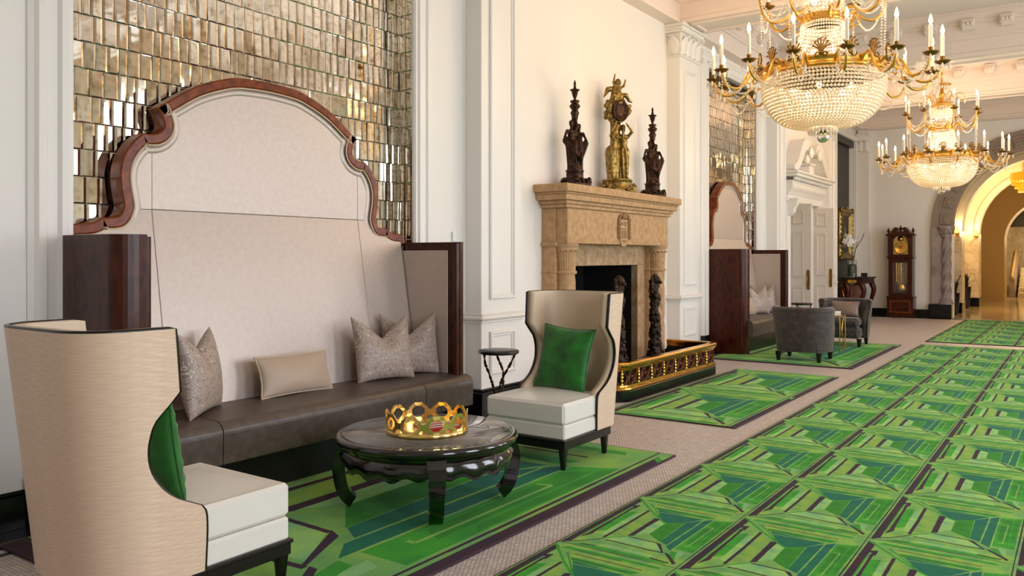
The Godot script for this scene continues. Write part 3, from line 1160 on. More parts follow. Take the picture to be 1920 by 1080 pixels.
# ------------------------------------------------------------------ smooth solids for the sculptures
class Field:
	var c: float
	var lo: Vector3
	var n: Vector3i
	var f := PackedFloat32Array()
	func _init(a: Vector3, b: Vector3, cell: float):
		c = cell
		lo = a
		n = Vector3i(((b - a) / cell).ceil()) + Vector3i.ONE
		f.resize(n.x * n.y * n.z)
		f.fill(1.0)
	func cap(a: Vector3, b: Vector3, ra: float, rb: float, k := .012, fold := 0.0, nf := 0.0):
		# tapered capsule blended in; fold/nf: drapery ripples round the axis
		var ab := b - a
		var l2 := maxf(ab.length_squared(), 1e-9)
		var r := maxf(ra, rb) + k + absf(fold) + c * 2.0
		var p0 := ((a.min(b) - Vector3.ONE * r - lo) / c).floor()
		var p1 := ((a.max(b) + Vector3.ONE * r - lo) / c).ceil()
		var ax := ab.normalized()
		var u := ax.cross(Vector3(.3, .1, 1)).normalized()
		var v := ax.cross(u)
		for z in range(maxi(0, int(p0.z)), mini(n.z, int(p1.z) + 1)):
			for y in range(maxi(0, int(p0.y)), mini(n.y, int(p1.y) + 1)):
				var row := (z * n.y + y) * n.x
				for x in range(maxi(0, int(p0.x)), mini(n.x, int(p1.x) + 1)):
					var p := lo + Vector3(x, y, z) * c - a
					var t := clampf(p.dot(ab) / l2, 0.0, 1.0)
					var q := p - ab * t
					var d := q.length() - lerpf(ra, rb, t)
					if fold != 0.0:
						d += fold * sin(nf * atan2(q.dot(v), q.dot(u)) + 3.0 * t)
					var o := f[row + x]
					var h := maxf(k - absf(o - d), 0.0) / k
					f[row + x] = minf(o, d) - h * h * k * .25
	func drum(a: Vector3, ax: Vector3, r: float, hh: float, k := .012):
		# flat cylinder blended in
		var e := Vector3.ONE * (r + hh + k + c * 2.0)
		var p0 := ((a - e - lo) / c).floor()
		var p1 := ((a + e - lo) / c).ceil()
		for z in range(maxi(0, int(p0.z)), mini(n.z, int(p1.z) + 1)):
			for y in range(maxi(0, int(p0.y)), mini(n.y, int(p1.y) + 1)):
				for x in range(maxi(0, int(p0.x)), mini(n.x, int(p1.x) + 1)):
					var p := lo + Vector3(x, y, z) * c - a
					var t := p.dot(ax)
					var d := maxf((p - ax * t).length() - r, absf(t) - hh)
					var i := (z * n.y + y) * n.x + x
					var h := maxf(k - absf(f[i] - d), 0.0) / k
					f[i] = minf(f[i], d) - h * h * k * .25
	func chain(pts, rad, k := .012):
		for i in pts.size() - 1:
			cap(pts[i], pts[i + 1], rad[i], rad[i + 1], k)
	func mesh() -> ArrayMesh:
		var idx := {}
		var vs := PackedVector3Array()
		var nx := n.x
		var nxy := n.x * n.y
		var off := [0, 1, nx, nx + 1, nxy, nxy + 1, nxy + nx, nxy + nx + 1]
		for z in n.z - 1:
			for y in n.y - 1:
				for x in nx - 1:
					var i := z * nxy + y * nx + x
					if minf(f[i], f[i + nxy + nx + 1]) > c * 2.0:
						continue
					var mask := 0
					for q in 8:
						if f[i + off[q]] < 0.0:
							mask |= 1 << q
					if mask == 0 or mask == 255:
						continue
					var s := Vector3.ZERO
					var m := 0
					for e in [[0, 1], [2, 3], [4, 5], [6, 7], [0, 2], [1, 3], [4, 6], [5, 7], [0, 4], [1, 5], [2, 6], [3, 7]]:
						var a: float = f[i + off[e[0]]]
						var b: float = f[i + off[e[1]]]
						if (a < 0.0) != (b < 0.0):
							var t := a / (a - b)
							var p0 := Vector3(e[0] & 1, (e[0] >> 1) & 1, e[0] >> 2)
							var p1 := Vector3(e[1] & 1, (e[1] >> 1) & 1, e[1] >> 2)
							s += p0.lerp(p1, t)
							m += 1
					idx[i] = vs.size()
					vs.append(lo + (Vector3(x, y, z) + s / m) * c)
		var st := SurfaceTool.new()
		st.begin(Mesh.PRIMITIVE_TRIANGLES)
		st.set_smooth_group(1)
		for p in vs:
			st.add_vertex(p)
		var steps := [1, nx, nxy]
		for i in idx:
			for ax in 3:
				var i2: int = i + steps[ax]
				if i2 >= f.size() or (f[i] < 0.0) == (f[i2] < 0.0):
					continue
				var b: int = steps[(ax + 1) % 3]
				var d: int = steps[(ax + 2) % 3]
				if not (idx.has(i - b) and idx.has(i - d) and idx.has(i - b - d)):
					continue
				var q := [idx[i], idx[i - b], idx[i - b - d], idx[i - d]]
				if f[i] < 0.0:
					q.reverse()
				for e in [0, 1, 2, 0, 2, 3]:
					st.add_index(q[e])
		st.generate_normals()
		return st.commit()

func figure(F: Field, o: Vector3, s: float, turn: float, arm_l, arm_r, lean := 0.0):
	# a standing draped figure: o feet, s height; arms given as elbow and hand offsets in head-free units (fractions of s)
	var B := Basis(Vector3.UP, turn)
	var P := func(x, y, z): return o + B * (Vector3(x + lean * y, y, z) * s)
	# skirt and legs
	F.cap(P.call(-.035, .03, .02), P.call(-.045, .48, 0.0), .040 * s, .075 * s, .02 * s)
	F.cap(P.call(.055, .03, .05), P.call(.045, .27, .05), .032 * s, .05 * s, .015 * s)
	F.cap(P.call(.045, .27, .05), P.call(.04, .48, .0), .05 * s, .07 * s, .02 * s)
	F.cap(P.call(0, .05, -.03), P.call(0, .50, -.005), .050 * s, .085 * s, .02 * s, .010 * s, 9.0)
	F.cap(P.call(-.04, .015, .06), P.call(-.03, .02, -.02), .022 * s, .028 * s, .01 * s)
	F.cap(P.call(.06, .015, .10), P.call(.055, .02, .03), .02 * s, .026 * s, .01 * s)
	# hips, sash, trunk
	F.cap(P.call(-.035, .50, 0), P.call(.035, .51, 0), .078 * s, .078 * s, .03 * s, .005 * s, 7.0)
	F.cap(P.call(0, .53, 0), P.call(0, .68, .005), .070 * s, .078 * s, .03 * s)
	F.cap(P.call(-.035, .70, .025), P.call(.035, .70, .025), .045 * s, .045 * s, .02 * s)
	F.cap(P.call(-.085, .775, -.005), P.call(.085, .775, -.005), .038 * s, .038 * s, .03 * s)
	# neck and head
	F.cap(P.call(0, .78, 0), P.call(0, .86, .01), .030 * s, .027 * s, .012 * s)
	F.cap(P.call(0, .90, .01), P.call(0, .945, .0), .044 * s, .050 * s, .012 * s)
	F.cap(P.call(0, .905, .045), P.call(0, .895, .058), .012 * s, .008 * s, .008 * s)
	F.cap(P.call(0, .95, -.045), P.call(0, .93, -.06), .03 * s, .026 * s, .01 * s)
	for e in [[-1, arm_l], [1, arm_r]]:
		var sh = P.call(e[0] * .10, .775, 0)
		var el = P.call(e[1][0].x, e[1][0].y, e[1][0].z)
		var ha = P.call(e[1][1].x, e[1][1].y, e[1][1].z)
		F.cap(sh, el, .034 * s, .026 * s, .015 * s)
		F.cap(el, ha, .026 * s, .018 * s, .01 * s)
		F.cap(ha, ha + (ha - el).normalized() * .035 * s, .018 * s, .012 * s, .008 * s)

func build_statues():
	# pair of dark bronze groups; faces +x after turning (front = +z in the field)
	var F := Field.new(Vector3(-.2, .08, -.16), Vector3(.2, .80, .17), .0075)
	figure(F, Vector3(-.055, .15, .02), .50, .25, [Vector3(-.17, .66, .05), Vector3(-.05, .60, .12)], [Vector3(.14, .88, .03), Vector3(.10, 1.04, -.02)], .02)
	figure(F, Vector3(.06, .15, -.01), .47, -.35, [Vector3(-.13, .66, .08), Vector3(.0, .58, .12)], [Vector3(.17, .64, .03), Vector3(.10, .50, .10)], -.02)
	F.cap(Vector3(-.12, .44, .05), Vector3(.02, .30, .09), .028, .018, .02, .005, 5.0)
	F.cap(Vector3(.12, .42, .03), Vector3(.06, .26, .08), .03, .02, .02, .005, 5.0)
	F.cap(Vector3(0, .15, -.03), Vector3(0, .66, -.03), .05, .035, .02)
	F.cap(Vector3(.0, .22, .01), Vector3(.01, .38, .02), .05, .085, .02, .008, 8.0)
	F.cap(Vector3(0, .10, 0), Vector3(0, .15, 0), .09, .08, .02)
	var body := F.mesh()
	var base := MB.new()
	base.box(Vector3(-.13, 0, -.11), Vector3(.13, .035, .11), .008)
	base.lathe(v2([.105, .035, .10, .06, .085, .07, .085, .14, .095, .15, .08, .165]), Vector3.ZERO, 28)
	var rg := RandomNumberGenerator.new()
	rg.seed = 8
	for k in 34:
		var a := rg.randf() * TAU
		var r := rg.randf_range(.09, .125)
		base.sphere(Vector3(cos(a) * r, rg.randf_range(.035, .07), sin(a) * r), Vector3(.022, .02, .022) * rg.randf_range(.7, 1.3), 6, 4)
	for k in 12:
		base.sphere(Vector3(.15 + rg.randf_range(-.03, .03), .03 + rg.randf_range(0, .05), rg.randf_range(-.02, .09)), Vector3(.024, .024, .024) * rg.randf_range(.7, 1.3), 6, 4)
	var bm := base.done()
	var urn := MB.new()
	urn.lathe(v2([.03, .66, .035, .70, .045, .715, .035, .735, .03, .75, .05, .775, .055, .79, .04, .805, .03, .81, .045, .825, .045, .84, .012, .85, .012, .86, .022, .885, .03, .91, .034, .935, .048, .94, .048, .948, .02, .955, .012, .97, .016, .98, .008, .99, .014, 1.0, .012, 1.015, .004, 1.04]), Vector3.ZERO, 20)
	var um := urn.done()
	var labels := ["dark bronze figures under an urn finial, near end of the mantel", "dark bronze figures under an urn finial, far end of the mantel"]
	var k := 0
	for d in [6.90, 8.66]:
		var t = thing("bronze_statue", labels[k], "statue", W(-4.075, 2.021, d), PI / 2 - .12, "bronze pair on the mantel")
		var fg := part(t, "figures", body, M.dark_bronze)
		fg.rotation.y = -.75
		fg.scale = Vector3(.86, 1, .86)
		part(t, "base", bm, M.dark_bronze)
		part(t, "urn_finial", um, M.dark_bronze)
		k += 1
	# the gilt clock group in the middle
	F = Field.new(Vector3(-.24, .10, -.2), Vector3(.24, 1.30, .2), .008)
	figure(F, Vector3(-.075, .13, .03), .60, .35, [Vector3(-.15, .84, .06), Vector3(-.06, 1.0, .10)], [Vector3(.17, .72, .10), Vector3(.16, .92, .10)], .03)
	figure(F, Vector3(.085, .13, .02), .60, -.25, [Vector3(-.16, .84, .0), Vector3(-.08, 1.02, -.02)], [Vector3(.18, .86, .05), Vector3(.06, .98, .08)], -.02)
	F.cap(Vector3(0, .12, -.05), Vector3(0, .80, -.05), .07, .06, .03)
	F.cap(Vector3(-.07, .15, .0), Vector3(-.08, .42, .0), .062, .075, .02, .010, 9.0)
	F.cap(Vector3(.08, .15, .0), Vector3(.085, .42, .0), .058, .072, .02, .010, 9.0)
	# the drum of the clock wrapped in clouds and leaves
	F.drum(Vector3(0, .86, -.01), Vector3(0, 0, 1), .125, .065, .02)
	F.cap(Vector3(0, .96, -.02), Vector3(-.02, 1.06, -.02), .11, .05, .03)
	var r2 := RandomNumberGenerator.new()
	r2.seed = 4
	for q in 26:
		var a := r2.randf_range(-.6, PI + .6)
		var p := Vector3(cos(a) * .14, .87 + sin(a) * .14, r2.randf_range(-.09, .07))
		F.cap(p, p + Vector3(r2.randf_range(-.03, .03), r2.randf_range(-.03, .03), 0), .026, .02, .01)
	# the winged child on top, arms raised
	F.cap(Vector3(.0, 1.02, .02), Vector3(.0, 1.11, .01), .045, .04, .02)
	F.cap(Vector3(.005, 1.165, .02), Vector3(.0, 1.175, .015), .036, .036, .01)
	F.chain([Vector3(-.035, 1.11, .0), Vector3(-.06, 1.17, .01), Vector3(-.045, 1.25, .02)], [.016, .014, .011])
	F.chain([Vector3(.04, 1.11, .0), Vector3(.085, 1.14, .02), Vector3(.10, 1.20, .03)], [.016, .014, .010])
	F.chain([Vector3(.02, 1.03, .03), Vector3(.09, 1.03, .06), Vector3(.14, .98, .05), Vector3(.17, .965, .06)], [.028, .024, .018, .012])
	F.chain([Vector3(-.02, 1.03, .03), Vector3(-.08, 1.02, .06), Vector3(-.12, .98, .05)], [.028, .022, .014])
	F.chain([Vector3(-.03, 1.12, -.03), Vector3(-.10, 1.10, -.06), Vector3(-.16, 1.02, -.05)], [.02, .03, .01])
	var gt = thing("clock_statue", "gilt bronze clock held up by two draped women, middle of the mantel", "clock", W(-4.07, 2.021, 7.78), PI / 2 - .12)
	var gf := part(gt, "figures", F.mesh(), M.gilt_bronze)
	gf.rotation.y = -.45
	gf.scale = Vector3(.84, 1, .9)
	base = MB.new()
	base.box(Vector3(-.20, 0, -.12), Vector3(.20, .03, .13), .008)
	base.lathe(v2([.17, .03, .165, .045, .155, .05, .155, .115, .165, .12, .15, .135]), Vector3.ZERO, 32)
	for q in 60:
		var a := r2.randf() * TAU
		base.sphere(Vector3(cos(a) * r2.randf_range(.14, .19), r2.randf_range(.02, .075), sin(a) * r2.randf_range(.11, .14)), Vector3(.022, .02, .022) * r2.randf_range(.6, 1.2), 6, 4)
	base.box(Vector3(.19, 0, -.05), Vector3(.27, .075, .08), .012)
	for q in 10:
		base.sphere(Vector3(.23 + r2.randf_range(-.03, .03), .08 + r2.randf_range(0, .02), r2.randf_range(-.04, .07)), Vector3(.018, .018, .018), 6, 4)
	part(gt, "base", base, M.gilt_bronze)
	var dial := MB.new()
	var face_b := Basis(Vector3.RIGHT, PI / 2)
	dial.lathe(v2([.115, .0, .115, .02, .10, .026, .094, .018, .02, .018, .0, .022]), Vector3(.0, .86, .068), 32, face_b)
	for q in 12:
		var a := TAU * q / 12
		dial.sphere(Vector3(cos(a) * .066, .86 + sin(a) * .066, .088), Vector3(.010, .016, .006), 6, 4, Basis(Vector3(0, 0, 1), a - PI / 2))
	var dl := part(gt, "dial", dial, M.dark_bronze, "round bronze clock dial with raised numerals")
	dl.rotation.y = -.45
	dl.scale = Vector3(.84, 1, .9)

# ------------------------------------------------------------------ fireplace
func build_fireplace():
	var t = thing("stone_fireplace", "carved sandstone fireplace surround with twisted columns and a crested frieze", "fireplace", W(NX, 0, 7.78))
	var P := func(m: MB, x0, x1, y0, y1, d0, d1, b := .006): bxd(m, x0 - NX, x1 - NX, y0, y1, d0 - 7.78, d1 - 7.78, b)
	var m := MB.new()
	P.call(m, NX, -3.9, 1.945, 2.02, 6.47, 9.09)
	var pr := v2([0, 0, .01, .0, .03, .02, .04, .05, .055, .06, .055, .075, .0, .075])
	P.call(m, NX, -3.925, 1.925, 1.945, 6.495, 9.065)
	P.call(m, NX, -3.935, 1.87, 1.925, 6.51, 9.05)
	part(t, "mantel_shelf", m, M.sandstone)
	m = MB.new()
	P.call(m, NX, -3.965, 1.835, 1.87, 6.56, 9.0)
	P.call(m, NX, -3.98, 1.80, 1.835, 6.59, 8.97)
	part(t, "bed_moulding", m, M.sandstone)
	m = MB.new()
	P.call(m, -4.2, -4.0, 1.46, 1.80, 6.64, 8.92)
	P.call(m, NX, -4.13, 1.46, 1.80, 6.62, 8.94)
	part(t, "frieze", m, M.sandstone)
	# crest in low relief
	m = MB.new()
	var cx := -4.0 - NX
	var sh := v2([-.085, .13, .085, .13, .085, -.10, .05, -.155, 0, -.165, -.05, -.155, -.085, -.10])
	m.prism(sh, Vector3(cx - .002, 1.60, 0), ALONG, Vector3.UP, Vector3.ZERO, Vector3(.014, 0, 0), .004)
	part(t, "crest_shield", m, M.sandstone)
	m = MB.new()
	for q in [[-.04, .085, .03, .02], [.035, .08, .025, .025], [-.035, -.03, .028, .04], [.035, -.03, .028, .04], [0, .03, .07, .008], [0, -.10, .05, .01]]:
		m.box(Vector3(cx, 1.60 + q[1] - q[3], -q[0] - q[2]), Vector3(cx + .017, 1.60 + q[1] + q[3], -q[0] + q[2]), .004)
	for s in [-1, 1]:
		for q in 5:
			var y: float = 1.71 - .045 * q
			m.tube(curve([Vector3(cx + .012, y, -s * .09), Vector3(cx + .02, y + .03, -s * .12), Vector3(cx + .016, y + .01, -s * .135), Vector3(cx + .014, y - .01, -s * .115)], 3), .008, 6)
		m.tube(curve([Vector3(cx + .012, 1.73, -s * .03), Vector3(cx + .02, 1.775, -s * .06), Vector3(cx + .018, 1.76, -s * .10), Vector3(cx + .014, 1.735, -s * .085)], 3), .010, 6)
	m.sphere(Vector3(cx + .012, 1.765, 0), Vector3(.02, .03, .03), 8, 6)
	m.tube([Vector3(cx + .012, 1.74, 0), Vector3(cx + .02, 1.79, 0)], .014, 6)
	part(t, "crest_carving", m, M.shaded_grimy_stone, "carved coat of arms with leafy mantling")
	# side piers behind the columns
	for s in [[6.62, 6.86], [8.70, 8.94]]:
		m = MB.new()
		P.call(m, NX, -4.13, 0, 1.46, s[0], s[1])
		P.call(m, NX, -4.10, 1.43, 1.475, s[0] - .025, s[1] + .025, .012)
		P.call(m, NX, -4.115, 1.175, 1.195, s[0] - .012, s[1] + .012, .006)
		P.call(m, NX, -4.08, 0, .16, s[0] - .03, s[1] + .03, .01)
		part(t, "pier", m, M.sandstone)
	# columns
	for d in [6.755, 8.805]:
		var zc: float = d - 7.78
		var hand := 1.0 if d < 7 else -1.0
		m = MB.new()
		var rows := []
		for i in 49:
			var y := .20 + .98 * i / 48.0
			var r := []
			for j in 32:
				var a := TAU * j / 32
				var ph := fposmod(2.0 * a / TAU + hand * y * 2.3, 1.0)
				var q := .094 - .016 * exp(-pow((ph - .5) / .09, 2.0))
				r.append(Vector3(-4.09 - NX + cos(a) * q, y, -zc + sin(a) * q))
			rows.append(r)
		m.grid(rows, false, true)
		part(t, "twisted_shaft", m, M.sandstone)
		m = MB.new()
		rows = []
		for i in 3:
			var y := 1.20 + .19 * i / 2.0
			var r := []
			for j in 96:
				var a := TAU * j / 96
				var q := .094 + .004 * i - .007 * (0.5 + .5 * cos(24 * a))
				r.append(Vector3(-4.09 - NX + cos(a) * q, y, -zc + sin(a) * q))
			rows.append(r)
		m.grid(rows, false, true)
		m.lathe(v2([.10, 1.165, .108, 1.175, .108, 1.19, .098, 1.20]), Vector3(-4.09 - NX, 0, -zc), 32)
		m.lathe(v2([.10, 1.385, .11, 1.395, .115, 1.41, .105, 1.42, .122, 1.43, .122, 1.46]), Vector3(-4.09 - NX, 0, -zc), 32)
		for k in 14:
			var a := TAU * k / 14
			m.sphere(Vector3(-4.09 - NX + .108 * cos(a), 1.395, -zc + .108 * sin(a)), Vector3(.015, .014, .015), 6, 4)
		part(t, "capital", m, M.sandstone)
		m = MB.new()
		m.box(Vector3(-4.09 - NX - .13, 0, -zc - .13), Vector3(-4.09 - NX + .13, .12, -zc + .13), .008)
		m.lathe(v2([.125, .12, .125, .15, .105, .17, .112, .19, .096, .205]), Vector3(-4.09 - NX, 0, -zc), 32)
		part(t, "column_base", m, M.sandstone)
	# inner surround
	m = MB.new()
	P.call(m, NX, -4.19, 1.24, 1.46, 6.86, 8.70, .004)
	part(t, "lintel", m, M.weathered_stone, "weathered lintel stained grey and rust")
	for s in [[6.86, 7.09], [8.51, 8.70]]:
		m = MB.new()
		P.call(m, NX - .2, -4.19, 0, 1.24, s[0], s[1], .004)
		part(t, "jamb", m, M.weathered_stone)
	# hearth
	m = MB.new()
	bxd(m, -4.2, -3.45, -.01, .03, 6.75, 8.93, .006)
	single("hearth_slab", m, M.black_lacquer, "black polished hearth slab inside the brass fender", "hearth")
	# ---------------- fender
	var fd = thing("fireplace_fender", "brass and copper pierced fender with a black base around the hearth", "fender", W(-3.40, 0, 7.82))
	var x0 := -.62
	var path := func(inset: float):
		# open U in plan: from the mantel, round the corners, back to the mantel
		var hx := 0.0 - inset
		var hd := 1.17 - inset
		var r := .13 - inset
		var o := []
		o.append(Vector2(x0, -hd))
		for i in 9:
			var a := -PI / 2 + PI / 2 * i / 8.0
			o.append(Vector2(hx - r + cos(a) * r, -hd + r + sin(a) * r))
		for i in range(1, 12):
			o.append(Vector2(hx, lerpf(-hd + r, hd - r, i / 12.0)))
		for i in 9:
			var a := PI / 2 * i / 8.0
			o.append(Vector2(hx - r + cos(a) * r, hd - r + sin(a) * r))
		o.append(Vector2(x0, hd))
		return o
	var sweep := func(prof) -> MB:
		# prof: Vector2(inset, height) closed loop
		var mb := MB.new()
		var pl := []
		for p in prof:
			pl.append(path.call(p.x))
		for i in prof.size():
			var j: int = (i + 1) % prof.size()
			var ra := []
			var rb := []
			for q in pl[i].size():
				ra.append(Vector3(pl[i][q].x, prof[i].y, -pl[i][q].y))
				rb.append(Vector3(pl[j][q].x, prof[j].y, -pl[j][q].y))
			mb.grid([ra, rb], true)
		return mb
	part(fd, "black_base", sweep.call(v2([0, 0, 0, .095, .01, .105, .09, .105, .09, 0])), M.base_black)
	part(fd, "lower_rail", sweep.call(v2([.005, .105, .0, .115, .005, .128, .02, .135, .022, .152, .06, .152, .06, .105])), M.brass)
	part(fd, "top_rail", sweep.call(v2([.022, .285, .015, .30, .0, .315, -.012, .335, -.012, .35, .0, .362, .06, .362, .07, .35, .06, .33, .05, .285])), M.brass)
	part(fd, "inner_lip", sweep.call(v2([.055, .152, .058, .152, .058, .285, .055, .285])), M.espresso)
	# spindles and pierced scroll panels between them
	var pl = path.call(.03)
	var cum := [0.0]
	for i in pl.size() - 1:
		cum.append(cum[i] + (pl[i + 1] - pl[i]).length())
	var total: float = cum[cum.size() - 1]
	var at := func(s: float) -> Vector2:
		for i in pl.size() - 1:
			if s <= cum[i + 1] or i == pl.size() - 2:
				return pl[i].lerp(pl[i + 1], clampf((s - cum[i]) / maxf(cum[i + 1] - cum[i], 1e-6), 0, 1))
		return pl[0]
	var spm := MB.new()
	spm.lathe(v2([.012, .152, .014, .16, .008, .168, .013, .18, .016, .195, .010, .205, .014, .213, .017, .222, .014, .231, .010, .239, .016, .25, .012, .262, .008, .27, .014, .278, .012, .287]), Vector3.ZERO, 10)
	var spa := spm.done()
	var cells := 12
	for k in cells + 1:
		var p: Vector2 = at.call(total * k / cells)
		var o := part(fd, "spindle", spa, M.brass)
		o.position = Vector3(p.x + .004, 0, -p.y)
	for k in cells:
		var mb := MB.new()
		var s0: float = total * k / cells + .02
		var s1: float = total * (k + 1) / cells - .02
		var pt := func(u: float, y: float) -> Vector3:
			var p: Vector2 = at.call(lerpf(s0, s1, u))
			return Vector3(p.x, y, -p.y)
		for mir in [0, 1]:
			for sc in [[.5, .155, .30, .20, .42, .25, .5, .282], [.5, .155, .12, .185, .22, .235, .34, .282], [.5, .20, .36, .235, .24, .21, .3, .185], [.02, .155, .14, .21, .06, .25, .02, .282], [.16, .155, .08, .18, .2, .2, .12, .23]]:
				var pts := []
				for i in range(0, 8, 2):
					pts.append(Vector2(sc[i] if mir == 0 else 1.0 - sc[i], sc[i + 1]))
				var c3 := []
				for q in curve(pts, 4):
					c3.append(pt.call(q.x, q.y))
				mb.tube(c3, .0075, 5)
		mb.sphere(pt.call(.5, .222), Vector3(.016, .018, .016), 6, 5)
		part(fd, "pierced_panel", mb, M.copper_openwork)
	# ---------------- andirons
	var am := MB.new()
	am.box(Vector3(-.11, 0, -.12), Vector3(.11, .04, .12), .01)
	am.lathe(v2([.12, .04, .10, .07, .115, .09, .09, .12, .055, .14, .065, .17, .075, .20, .05, .24, .035, .26, .05, .29, .065, .31, .045, .34, .036, .38, .05, .40, .055, .43, .045, .46, .03, .49, .045, .52, .05, .55, .035, .59, .028, .63, .036, .66, .045, .70, .03, .74, .028, .78]), Vector3.ZERO, 16)
	var bm := am.done()
	var tm := MB.new()
	var rg := RandomNumberGenerator.new()
	rg.seed = 12
	for q in 150:
		var y := rg.randf_range(.04, .78)
		var rr := lerpf(.10, .028, clampf((y - .05) / .3, 0, 1)) + rg.randf_range(-.002, .016)
		var a := rg.randf() * TAU
		tm.sphere(Vector3(cos(a) * rr, y, sin(a) * rr), Vector3(.018, .022, .018) * rg.randf_range(.6, 1.3), 6, 4)
	for s in [-1, 1]:
		for z in [-1, 1]:
			tm.tube(curve([Vector3(s * .06, .16, z * .05), Vector3(s * .13, .12, z * .10), Vector3(s * .14, .05, z * .12), Vector3(s * .17, .015, z * .15)], 4), .026, 6)
	var om := tm.done()
	var H := Field.new(Vector3(-.12, .74, -.12), Vector3(.12, 1.0, .12), .008)
	H.cap(Vector3(0, .76, 0), Vector3(0, .86, .0), .028, .036, .02)
	H.cap(Vector3(0, .90, .01), Vector3(0, .92, .0), .040, .034, .015)
	H.cap(Vector3(0, .885, .035), Vector3(0, .875, .065), .02, .016, .012)
	for q in 22:
		var a := rg.randf_range(PI * .95, TAU + .1)
		H.cap(Vector3(cos(a) * .032, rg.randf_range(.80, .94), sin(a) * .032), Vector3(cos(a) * .05, rg.randf_range(.78, .92), sin(a) * .05), .016, .012, .006)
	var lm := H.mesh()
	var k2 := 0
	for d in [7.42, 8.27]:
		var t2 = thing("andiron", ["tall ornate iron andiron with a lion head, nearer of the pair in the fireplace", "tall ornate iron andiron with a lion head, farther of the pair in the fireplace"][k2], "andiron", W(-3.86, .03, d), PI / 2 - .25, "fireplace andirons")
		t2.scale = Vector3(1.2, 1.17, 1.2)
		part(t2, "column", bm, M.old_iron)
		part(t2, "ornament", om, M.old_iron)
		part(t2, "lion_head", lm, M.old_iron)
		k2 += 1

# ------------------------------------------------------------------ settees
func cartouche(k: float) -> Array:
	# right half of the arched back from the crown down, in metres from its middle line
	var segs := [v2([0, 2.457, .22, 2.445, .36, 2.41, .53, 2.34, .68, 2.245, .775, 2.178]), v2([.775, 2.178, .752, 2.14, .735, 2.075, .78, 2.03, .862, 2.022]), v2([.862, 2.022, .925, 1.965, .98, 1.87, .996, 1.755, .973, 1.612]), v2([.973, 1.612, 1.0, 1.555, 1.06, 1.545, 1.09, 1.545]), v2([1.09, 1.545, 1.15, 1.513, 1.235, 1.505, 1.278, 1.478, 1.29, 1.44])]
	var out := []
	for s in segs:
		var c := curve(s, 6)
		if out.size():
			c.pop_front()
		for p in c:
			out.append(Vector2(p.x * k, p.y))
	return out

func inset(poly: Array, b: float) -> Array:
	var n := poly.size()
	var o := []
	for i in n:
		var e0: Vector2 = (poly[i] - poly[maxi(i - 1, 0)])
		var e1: Vector2 = (poly[mini(i + 1, n - 1)] - poly[i])
		var t := (e0.normalized() + e1.normalized()).normalized()
		o.append(poly[i] + Vector2(t.y, -t.x) * b)
	return o

func back_outline(k: float, low: float) -> Array:
	var r := cartouche(k)
	var o := []
	for p in r:
		o.append(p)
	o.append(Vector2(r[r.size() - 1].x, low))
	for i in range(r.size()):
		var p: Vector2 = r[r.size() - 1 - i]
		if i == 0:
			o.append(Vector2(-p.x, low))
		if p.x > 0.0001:
			o.append(Vector2(-p.x, p.y))
	return o

